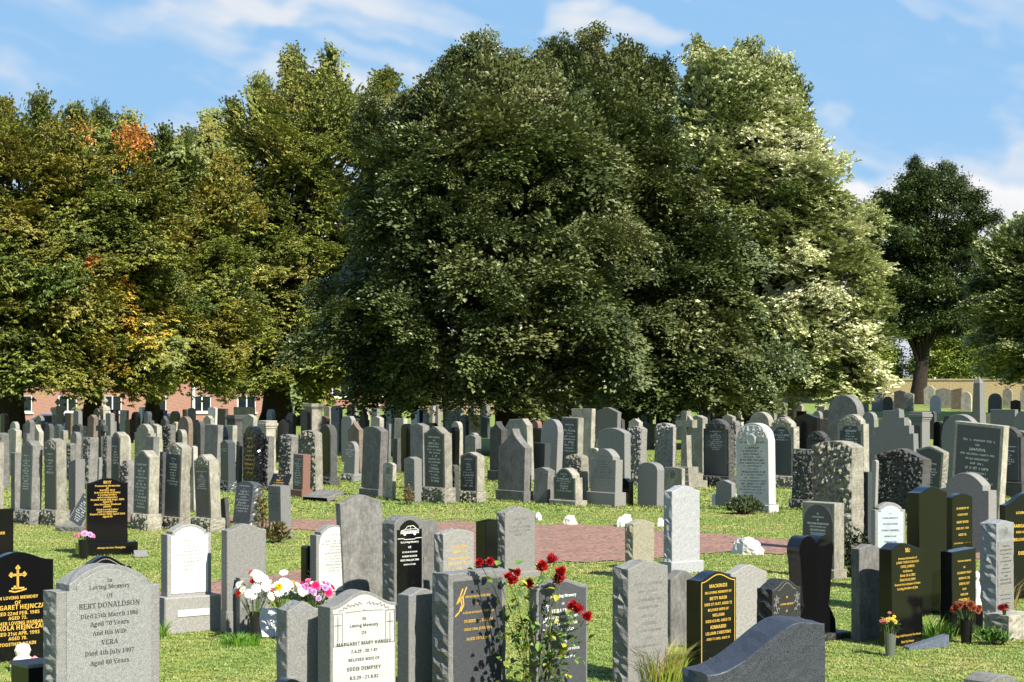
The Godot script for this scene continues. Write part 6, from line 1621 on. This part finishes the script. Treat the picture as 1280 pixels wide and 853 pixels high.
func _ready() -> void:
	# camera
	var cam := Camera3D.new()
	cam.name = "camera"
	cam.projection = Camera3D.PROJECTION_FRUSTUM
	cam.near = .1
	cam.far = 4000.0
	cam.size = .1 * 853.0 / FOCAL
	cam.frustum_offset = Vector2(0, .1 * (470.0 - 426.5) / FOCAL)
	cam.position = Vector3(0, EYE, 0)
	add_child(cam)
	cam.current = true
	# sky, exposure
	var env := Environment.new()
	env.background_mode = Environment.BG_SKY
	env.sky = make_sky()
	env.background_energy_multiplier = 0.43
	env.tonemap_mode = Environment.TONE_MAPPER_LINEAR
	env.tonemap_exposure = 2.1
	env.sdfgi_enabled = true
	env.ssao_enabled = true
	env.ssil_enabled = true
	var we := WorldEnvironment.new()
	we.name = "environment"
	we.environment = env
	add_child(we)
	# sun: over the right shoulder of the photographer
	var sun := DirectionalLight3D.new()
	sun.name = "sun"
	sun.light_color = Color(1.0, .97, .92)
	sun.light_energy = 1.6
	sun.light_angular_distance = .5
	sun.shadow_enabled = true
	var az := deg_to_rad(39.0); var el := deg_to_rad(42.0)
	var from := Vector3(sin(az) * cos(el), sin(el), cos(az) * cos(el))
	sun.transform = Transform3D(Basis.looking_at(-from, Vector3.UP), Vector3.ZERO)
	add_child(sun)

	chip.seed = 3; chip.frequency = 15.0; chip.noise_type = FastNoiseLite.TYPE_CELLULAR
	chip.cellular_return_type = FastNoiseLite.RETURN_DISTANCE2_SUB; chip.fractal_type = FastNoiseLite.FRACTAL_NONE
	soft.seed = 8; soft.frequency = 1.0; soft.fractal_octaves = 2
	for k in [["sans", "Droid Sans"], ["serif", "Droid Serif"]]:
		var f := SystemFont.new()
		f.font_names = PackedStringArray([k[1]])
		f.font_weight = 700
		fonts[k[0]] = f
	make_textures()

	# setting
	ground()
	lay_path(PATH_NEAR, .004, "path")
	lay_path(PATH_FAR, .008, "path_001")
	boundary_wall()
	house("long brick house with white windows and downpipe behind the autumn trees", -40.0, -19.0, -150.0, 2, 1)
	house("brick house glimpsed between low branches beyond the grassy rise", -16.5, -9.5, -165.0, 2, 2)
	parked_car("blue hatchback parked behind the dark gravestones", Vector3(-26.2, land(-26.2, -112), -112), 8, Color(.12, .25, .42))
	parked_car("pale blue car with sloping windscreen parked between two tree trunks", Vector3(-21.6, land(-21.6, -114), -114), 170, Color(.3, .45, .62))

	# trees
	var olive := [Color(.065, .095, .018), Color(.11, .135, .024), Color(.16, .165, .028), Color(.2, .17, .03)]
	var autumn := [Color(.085, .115, .02), Color(.135, .155, .026), Color(.18, .18, .03), Color(.23, .19, .03)]
	var green := [Color(.04, .056, .017), Color(.062, .083, .025), Color(.088, .107, .035), Color(.115, .122, .043)]
	var pale := [Color(.08, .105, .025), Color(.18, .205, .065), Color(.34, .36, .18), Color(.5, .5, .32)]
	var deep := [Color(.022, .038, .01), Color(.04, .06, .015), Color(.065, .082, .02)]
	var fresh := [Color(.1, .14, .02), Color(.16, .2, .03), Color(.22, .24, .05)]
	var at := func(px: float, d: float) -> float: return (px - 640.0) * d / FOCAL
	var up := func(d: float, base_px: float, list: Array) -> Array:   # leading shoots: [bearing, top, foot, half width] -> metres
		var out := []
		for q in list: out.append([(q[0] - base_px) * d / FOCAL, EYE - (q[1] - 470.0) * d / FOCAL, EYE - (q[2] - 470.0) * d / FOCAL, q[3] * d / FOCAL])
		return out
	var dye := func(d: float, base_px: float, list: Array) -> Array:  # patches that have turned orange: [bearing, row, radius]
		var out := []
		for q in list: out.append([(q[0] - base_px) * d / FOCAL, EYE - (q[1] - 470.0) * d / FOCAL, q[2] * d / FOCAL])
		return out
	tree("chestnut_tree", "olive green chestnut tree with browning top, thick trunk by the blue car", at.call(18, 84), -84, .62, crown_px(84, 18, [[140, 0, 90], [165, -60, 125], [220, -120, 150], [300, -140, 165], [400, -130, 165], [485, -110, 150]]), "chestnut", olive, 270, 11, 1.1, .3, up.call(84, 18, [[50, 118, 170, 30], [5, 124, 170, 26], [95, 128, 170, 26]]), dye.call(84, 18, [[90, 170, 16], [12, 190, 12]]))
	tree("chestnut_tree", "chestnut tree with orange-tinged crown and dark trunk before the brick house", at.call(115, 86), -86, .42, crown_px(86, 115, [[158, 100, 175], [185, 70, 215], [230, 50, 245], [300, 40, 260], [400, 40, 250], [485, 50, 235]]), "chestnut", olive, 220, 12, 1.1, .3, up.call(86, 115, [[125, 132, 180, 26], [160, 146, 185, 24], [205, 158, 210, 26], [235, 166, 215, 24]]), dye.call(86, 115, [[165, 184, 24], [140, 400, 42], [150, 445, 28], [120, 345, 30], [178, 425, 22]]))
	tree("chestnut_tree", "golden autumn chestnut with orange leaves on its low boughs", at.call(187, 92), -92, .36, crown_px(92, 187, [[195, 235, 295], [225, 200, 320], [280, 140, 330], [360, 112, 330], [420, 115, 330], [480, 135, 320]]), "chestnut", autumn, 220, 13, 1.05, .3, up.call(92, 187, [[262, 160, 215, 26], [235, 165, 215, 24]]), dye.call(92, 187, [[150, 330, 40], [150, 420, 38], [175, 380, 30], [185, 440, 16]]))
	tree("chestnut_tree", "tall yellow-green chestnut with lifted top behind the pale pedestal tomb", at.call(340, 104), -104, .75, crown_px(104, 340, [[95, 335, 440], [125, 300, 490], [160, 232, 505], [220, 220, 495], [320, 215, 485], [420, 218, 475], [495, 228, 470]]), "chestnut", [Color(.08, .11, .018), Color(.13, .155, .026), Color(.175, .19, .034), Color(.22, .21, .045)], 360, 14, 1.2, .3, up.call(104, 340, [[365, 64, 110, 24], [412, 58, 110, 20], [480, 86, 130, 30], [325, 95, 140, 26], [265, 140, 190, 22], [290, 128, 180, 24]]))
	tree("lime_tree", "great spreading dark green tree with leaning trunk among the old graves", at.call(640, 66), -66, .6, crown_px(66, 640, [[92, 550, 690], [130, 505, 745], [200, 440, 790], [300, 395, 815], [400, 374, 825], [450, 380, 820], [498, 410, 790]]), "lime", green, 400, 15, 1.15, .32, up.call(66, 640, [[600, 42, 105, 26], [572, 62, 115, 24], [640, 66, 120, 24], [545, 92, 140, 26], [505, 118, 165, 24], [462, 118, 180, 26], [668, 72, 120, 22]]))
	tree("lime_tree", "second dark green tree merging with the great spreading one", at.call(786, 72), -72, .45, crown_px(72, 786, [[88, 690, 830], [125, 668, 850], [200, 655, 880], [300, 645, 930], [400, 650, 975], [450, 658, 985], [503, 680, 965]]), "lime", green, 370, 16, 1.2, .32, up.call(72, 786, [[740, 36, 105, 28], [695, 48, 110, 24], [715, 56, 110, 22], [790, 66, 125, 26], [825, 76, 130, 24], [768, 62, 120, 22]]))
	tree("whitebeam_tree", "tall pale-leaved tree with silvery green foliage and short sturdy trunk", at.call(937, 86), -86, .5, crown_px(86, 937, [[72, 860, 960], [100, 846, 1005], [150, 840, 1036], [210, 830, 1064], [290, 815, 1108], [370, 805, 1126], [440, 810, 1120], [488, 830, 1080]]), "pale", pale, 440, 17, 1.1, .3, up.call(86, 937, [[872, 54, 110, 24], [935, 56, 110, 26], [905, 62, 110, 22], [975, 74, 120, 22]]))
	tree("sycamore_tree", "dark sycamore with bare fork standing by the boundary wall", at.call(1150, 122), -122, .5, crown_px(122, 1150, [[222, 1125, 1200], [240, 1098, 1226], [275, 1074, 1250], [320, 1056, 1266], [370, 1060, 1262], [410, 1080, 1240], [440, 1110, 1205]]), "leafy", deep, 190, 18, 1.15, .12, up.call(122, 1150, [[1145, 214, 250, 34], [1185, 220, 255, 30]]))
	tree("whitebeam_tree", "low-branched pale tree overhanging the obelisk and the wall", at.call(1325, 100), -100, .45, crown_px(100, 1325, [[285, 1250, 1350], [320, 1218, 1400], [370, 1200, 1430], [430, 1198, 1440], [482, 1205, 1420]]), "pale", [Color(.08, .1, .03), Color(.16, .19, .065), Color(.28, .31, .14), Color(.38, .38, .2)], 230, 19, 1.1)
	tree("sycamore_tree", "dark tree whose outer twigs reach in above the pale overhanging one", at.call(1362, 84), -84, .4, crown_px(84, 1362, [[180, 1330, 1390], [215, 1290, 1430], [260, 1283, 1440], [330, 1310, 1440], [420, 1310, 1430]]), "leafy", deep, 120, 20, 1.0)
	# backdrop beyond the wall
	var bi := 0
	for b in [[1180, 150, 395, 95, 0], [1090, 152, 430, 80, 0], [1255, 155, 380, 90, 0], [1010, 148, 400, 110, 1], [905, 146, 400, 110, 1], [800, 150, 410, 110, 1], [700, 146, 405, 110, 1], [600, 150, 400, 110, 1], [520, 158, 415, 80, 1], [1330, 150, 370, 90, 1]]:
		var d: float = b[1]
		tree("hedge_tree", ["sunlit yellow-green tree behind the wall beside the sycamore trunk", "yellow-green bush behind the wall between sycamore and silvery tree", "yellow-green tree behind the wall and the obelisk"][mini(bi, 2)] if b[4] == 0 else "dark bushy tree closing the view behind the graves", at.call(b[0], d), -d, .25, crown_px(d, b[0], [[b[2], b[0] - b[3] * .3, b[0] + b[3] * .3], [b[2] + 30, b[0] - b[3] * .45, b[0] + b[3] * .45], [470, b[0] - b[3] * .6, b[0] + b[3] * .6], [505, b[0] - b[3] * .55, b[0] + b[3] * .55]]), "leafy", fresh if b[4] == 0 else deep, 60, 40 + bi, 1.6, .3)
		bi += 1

	# graves
	for i in STONES.size():
		headstone(STONES[i], i)
	var old := "crosses and pedestals in the older rows"
	ringed_cross("ringed stone cross with bright flank on stepped base", 858, 514, 609, "ss", old)
	ringed_cross("small plain pale cross before the brick house", 106, 533, 575, "cr", old, false)
	ringed_cross("dark ringed cross half hidden behind rock-faced headstone", 127, 525, 590, "sd", old)
	ringed_cross("tall white cross in the tree shade", 795, 492, 548, "wh", old, false)
	ringed_cross("weathered pale cross beside the tall white one", 773, 494, 550, "cr", old)
	ringed_cross("slender pale cross by the leaning tree trunk", 666, 495, 545, "cr", old, false)
	ringed_cross("tiny white cross near the flat-capped pedestal", 1117, 502, 530, "wh", old, false)
	ringed_cross("stone cross in deep shade by the pale block", 712, 496, 545, "ws", old)
	pedestal("dark capped pedestal tomb below the yellowing trees", 281, 311, 519, 572, "sd", old)
	pedestal("tall capped pedestal with bright flank beside black round-shouldered headstone", 321, 348, 526, 600, "cr", old)
	pedestal("broad pale pedestal tomb on the grassy rise", 377, 406, 505, 548, "ss", old)
	pedestal("white stepped pedestal monument before the brick house", 62, 82, 498, 545, "wh", old, true)
	pedestal("pale pedestal with urn between two tree trunks", 123, 138, 496, 548, "cr", old, true)
	pedestal("flat-capped grey pedestal with bright flank beside the stepped granite headstone", 1136, 1166, 515, 590, "gg", old)
	pedestal("slim pale column on a base below the dark tree", 552, 563, 494, 550, "cr", old)
	obelisk("tall grey obelisk in the shade of overhanging pale tree", 1224, 18, 470, 560, "gg")
	heart_stone()
	for i in 5:
		var b: Array = [["largest whitewashed boulder at the edge of the red path", 911, 958, 672, 692], ["whitewashed boulder with one sloping side beyond the path, beside the small pale granite one", 703, 722, 645, 656], ["long low whitewashed boulder beyond the path", 770, 793, 645, 658], ["little whitewashed boulder near the tall whitish headstone", 819, 833, 648, 658], ["flat whitewashed boulder half hidden behind pale granite headstone", 666, 679, 641, 650]][i]
		boulder(b[0], b[1], b[2], b[3], b[4], 3 + i)
	# leaning tablets and small stonework
	var tb := thing("leaning_tablet", "sloping tablet with dark lettered face leaning back on pale stone", "tablet", spot(92, 664), -28)
	var sl := part("slab", body(.36, .7, .1, "flat", 0), stone_mat("ss", 1), tb, Vector3(0, .02, 0))
	sl.rotation = Vector3(deg_to_rad(-14), 0, deg_to_rad(-24))
	part("panel", body(.3, .52, .01, "flat", 0, 0, 0, 0, .002), stone_mat("dg", 2), sl, Vector3(0, .12, .05))
	part("lettering", strokes(.24, 11, .16, .62), ink("w"), sl, Vector3(0, 0, .0575))
	part("base", body(.6, .12, .3, "flat", 0, .01, .01, 0, .01), stone_mat("ws", 1), tb, Vector3(0, -.03, 0))
	var fb := thing("fallen_tablet", "fallen grey tablet lying tilted on the grass under the broad rock-faced headstone", "tablet", spot(403, 626), -40)
	var fs := part("slab", body(.75, .5, .1, "flat", 0, .0, .01, 0), stone_mat("ws", 2), fb, Vector3(0, .03, .22))
	fs.rotation.x = deg_to_rad(-74)
	var gp := thing("grave_plaque", "slanted black plaque with gold lettering and gold edging", "plaque", spot(345, 626), -35)
	var gs := part("slab", body(.5, .42, .05, "flat", 0), stone_mat("bk", 1), gp, Vector3(0, .2, 0))
	gs.rotation.x = deg_to_rad(-30)
	part("lettering", strokes(.4, 6, .05, .4), ink("gold"), gs, Vector3(0, 0, .028))
	part("stand", body(.3, .32, .2, "flat", 0, 0, 0, 0), stone_mat("gx", 1), gp, Vector3(0, -.03, -.1))
	var mb := thing("mossy_block", "small mossy pale stone block beside the low dark slab", "block", spot(778, 632), -50)
	part("block", body(.2, .3, .18, "flat", 0, .01, .01, 0), stone_mat("yg", 2), mb, Vector3(0, -.03, 0))
	for q in [[895, "low white kerb post on one side of the very small grey headstone"], [921, "low white kerb post on the other side of the very small grey headstone"]]:
		var kp := thing("kerb_post", q[1], "post", spot(q[0], 634), -50, "kerb posts of the smallest grave")
		part("post", body(.1, .3, .14, "seg", .02), stone_mat("wh", 1), kp, Vector3(0, -.03, 0))
	var vb := thing("granite_vase_block", "square granite flower vase block before the engraved car headstone", "vase", spot(500, 775), 42)
	part("block", body(.19, .19, .17, "flat", 0), stone_mat("bl", 1), vb, Vector3(0, -.02, 0))
	var kb := thing("black_vase_block", "black granite block with grey top at the foot of gold cross headstone", "vase", spot(42, 880), 42)
	part("block", body(.26, .34, .3, "flat", 0), stone_mat("bk", 2), kb, Vector3(0, -.02, 0))
	part("top", body(.28, .03, .32, "flat", 0), stone_mat("gg", 2), kb, Vector3(0, .32, 0))
	var kw := thing("kerb_wedge", "grey granite kerb wedge at the foot of the curved black headstone", "kerb", spot(1158, 810), 24)
	var ks := Shape.new()
	ks.slab(PackedVector2Array([Vector2(-.24, -.02), Vector2(.24, -.02), Vector2(.24, .12), Vector2(-.24, .02)]), -.05, .05)
	part("kerb", ks.mesh(), stone_mat("bl", 2), kw)
	var rb := thing("stone_block", "pale stone block standing beside the white crest headstone", "block", spot(1262, 797), 42)
	part("block", body(.46, .28, .3, "flat", 0, .012, .008, 0), stone_mat("cr", 1), rb, Vector3(0, -.03, 0))
	var wr := thing("grave_plaque", "small grey plaque resting on grass beside black memorial with pink flowers", "plaque", spot(176, 697), 20)
	var ws := part("slab", body(.2, .12, .03, "flat", 0), stone_mat("gg", 1), wr, Vector3(0, .0, 0))
	ws.rotation.x = deg_to_rad(-35)
	var gb := thing("grave_block", "grey upright tablet behind the white chrysanthemums", "tablet", spot(316, 792), 30)
	part("slab", body(.34, .62, .12, "flat", 0), stone_mat("ws", 3), gb, Vector3(0, -.03, 0))
	var bookt := thing("open_book", "white marble open book leaning among the flowers", "memorial book", spot(343, 797), 20)
	for sd in [-1, 1]:
		var pg := part("page", body(.13, .36, .03, "seg", .01), stone_mat("wh", 1), bookt, Vector3(sd * .066, .0, 0))
		pg.rotation = Vector3(deg_to_rad(-40), 0, 0)

	# flowers
	var white := petal_mat("white_petal", Color(.93, .93, .88))
	var yellow := petal_mat("yellow_petal", Color(.9, .78, .15))
	var redp := petal_mat("red_petal", Color(.75, .08, .05))
	var pink := petal_mat("pink_petal", Color(.9, .5, .7))
	var rose := petal_mat("magenta_petal", Color(.85, .12, .4))
	var lilac := petal_mat("lilac_petal", Color(.85, .66, .85))
	var daisy := bloom(.056, 14, 3, .35)
	var mum := bloom(.045, 11, 4, .7)
	var small := bloom(.024, 7, 3, .6)
	var W_ := ["chrysanthemum", daisy, white]
	bouquet("white chrysanthemums and a red rose in dark pot", spot(318, 802), .3, .055, Color(.1, .1, .1), .2, .42, [W_, W_, W_, ["rose", mum, redp], W_], 26, 501)
	bouquet("white and yellow chrysanthemums in pale vase", spot(355, 800), .3, .045, Color(.6, .72, .72), .2, .42, [W_, W_, ["chrysanthemum", mum, yellow], W_, W_, W_], 36, 502)
	bouquet("pink and lilac bouquet in clear vase beside white panel headstone", spot(394, 792), .26, .045, Color(.62, .68, .66), .21, .34, [["carnation", mum, lilac], ["carnation", mum, pink], ["carnation", small, white], ["carnation", mum, lilac], ["gerbera", daisy, rose]], 38, 503, 1.2)
	bouquet("pink silk flowers in black box vase by gold-lettered memorial", spot(104, 699), .28, .08, Color(.05, .05, .05), .14, .13, [["silk_flower", mum, pink], ["silk_flower", mum, lilac], ["silk_flower", mum, pink]], 20, 504, .2)
	bouquet("withered yellow and pink flowers in grey pot before curved black headstone", spot(1113, 820), .22, .06, Color(.35, .37, .33), .11, .2, [["flower", small, petal_mat("straw", Color(.75, .66, .3))], ["flower", small, yellow], ["flower", small, petal_mat("old_pink", Color(.75, .45, .4))]], 22, 505, .8)
	bouquet("dried orange-brown flowers in black vase before short black headstone", spot(1208, 804), .24, .07, Color(.04, .04, .05), .13, .22, [["flower", mum, petal_mat("dry_orange", Color(.62, .3, .14))], ["flower", mum, petal_mat("dry_brown", Color(.5, .26, .15))]], 26, 506, .2)
	bouquet("single red carnation on the pale stone block", spot(1256, 800), .3, .02, Color(.2, .3, .15), .04, .05, [["carnation", mum, petal_mat("crimson", Color(.5, .03, .06))]], 3, 507, 1.5)
	bouquet("lilac bloom low at the foot of the rose bush", spot(632, 872), .0, .03, Color(.25, .3, .15), .06, .08, [["flower", mum, petal_mat("violet", Color(.6, .3, .62))]], 4, 508, 1.0)
	var fg := thing("garden_figurine", "small white figurine leaning at the edge of short black headstone", "figurine", spot(1221, 790), 20)
	var fsh := Shape.new()
	fsh.lathe([[0, 0], [.05, 0], [.055, .03], [.035, .1], [.045, .2], [.03, .26], [.02, .28], [.035, .32], [.03, .36], [0, .38]], 12)
	part("figure", fsh.mesh(), material("white_figure", Color(.82, .82, .8), .6), fg, Vector3(0, .26, 0))
	part("pedestal", body(.1, .28, .1, "flat", 0), stone_mat("bk", 1), fg, Vector3(0, -.02, 0))
	var orn := thing("garden_figurine", "small white and pink ornament at the foot of the gold cross headstone", "figurine", spot(28, 838), 30)
	var os := Shape.new()
	os.lathe([[0, 0], [.09, 0], [.1, .05], [.07, .12], [.05, .14], [.065, .19], [.05, .24], [0, .26]], 12, Vector3(0, -.01, 0), 1.2, .8)
	part("figure", os.mesh(), material("plush_white", Color(.8, .76, .72), .9), orn)
	var ob := Shape.new()
	ob.lathe([[0, 0], [.045, .01], [.05, .05], [0, .08]], 10, Vector3(.1, .05, .04))
	part("pink_bow", ob.mesh(), material("plush_pink", Color(.8, .5, .5), .9), orn)
	rose_bush()
	shrub("grey-green lavender bush at the foot of the tall white lettered headstone", "lavender_bush", spot(931, 643), .34, .34, 420, Color(.2, .25, .14), Color(.3, .33, .22), .09, 61, 1.2)
	shrub("dead rose stump with brown leaves before the grey gabled headstone", "withered_plant", spot(511, 631), .12, .44, 70, Color(.36, .26, .12), Color(.4, .36, .18), .06, 62)
	shrub("dry brown plant at the foot of weathered headstone", "withered_plant", spot(345, 679), .2, .3, 120, Color(.32, .26, .14), Color(.36, .34, .18), .1, 63, 1.0)
	shrub("rose plant with few red hips beside the slate desk tablet", "rose_plant", spot(327, 664), .12, .75, 120, Color(.2, .28, .1), Color(.45, .36, .14), .06, 64)
	shrub("dark climbing shrub at the foot of the huge rock-faced headstone", "climbing_shrub", spot(1070, 722), .26, .62, 260, Color(.08, .13, .04), Color(.14, .2, .07), .08, 65)
	shrub("small leafy shrub under the broad black rock-faced headstone", "leafy_shrub", spot(1108, 662), .4, .42, 240, Color(.1, .16, .05), Color(.17, .22, .07), .08, 66)
	shrub("young weed with broad leaves by the pale stone block", "leafy_weed", spot(1244, 806), .16, .14, 60, Color(.2, .33, .08), Color(.28, .4, .12), .08, 67)
	grass_clump("tall unkempt grass tussock with dry stems before worn granite headstone", 822, 850, 260, .24, .38, Color(.5, .55, .2), 81, 200)
	grass_clump("bright uncut grass behind the curved black headstone", 1170, 798, 260, .2, .26, Color(.36, .5, .12), 82, 10)
	grass_clump("uncut grass beside the short black headstone", 1240, 800, 200, .18, .18, Color(.33, .46, .12), 83, 0)
	grass_clump("uncut grass fringe below the white chrysanthemums", 300, 806, 240, .2, .14, Color(.32, .48, .1), 84, 0)
	grass_clump("uncut grass beside the base of white marble panel headstone", 200, 796, 130, .1, .2, Color(.33, .47, .1), 85, 6)
	grass_clump("dry stalks beside black gold-lettered headstone", 1262, 760, 40, .08, .4, Color(.6, .5, .3), 86, 20)
	grass_clump("dark grass tuft in the corner by worn granite headstone", 790, 850, 160, .12, .18, Color(.26, .38, .1), 87, 0)
	# lawn last
	grow_lawn()
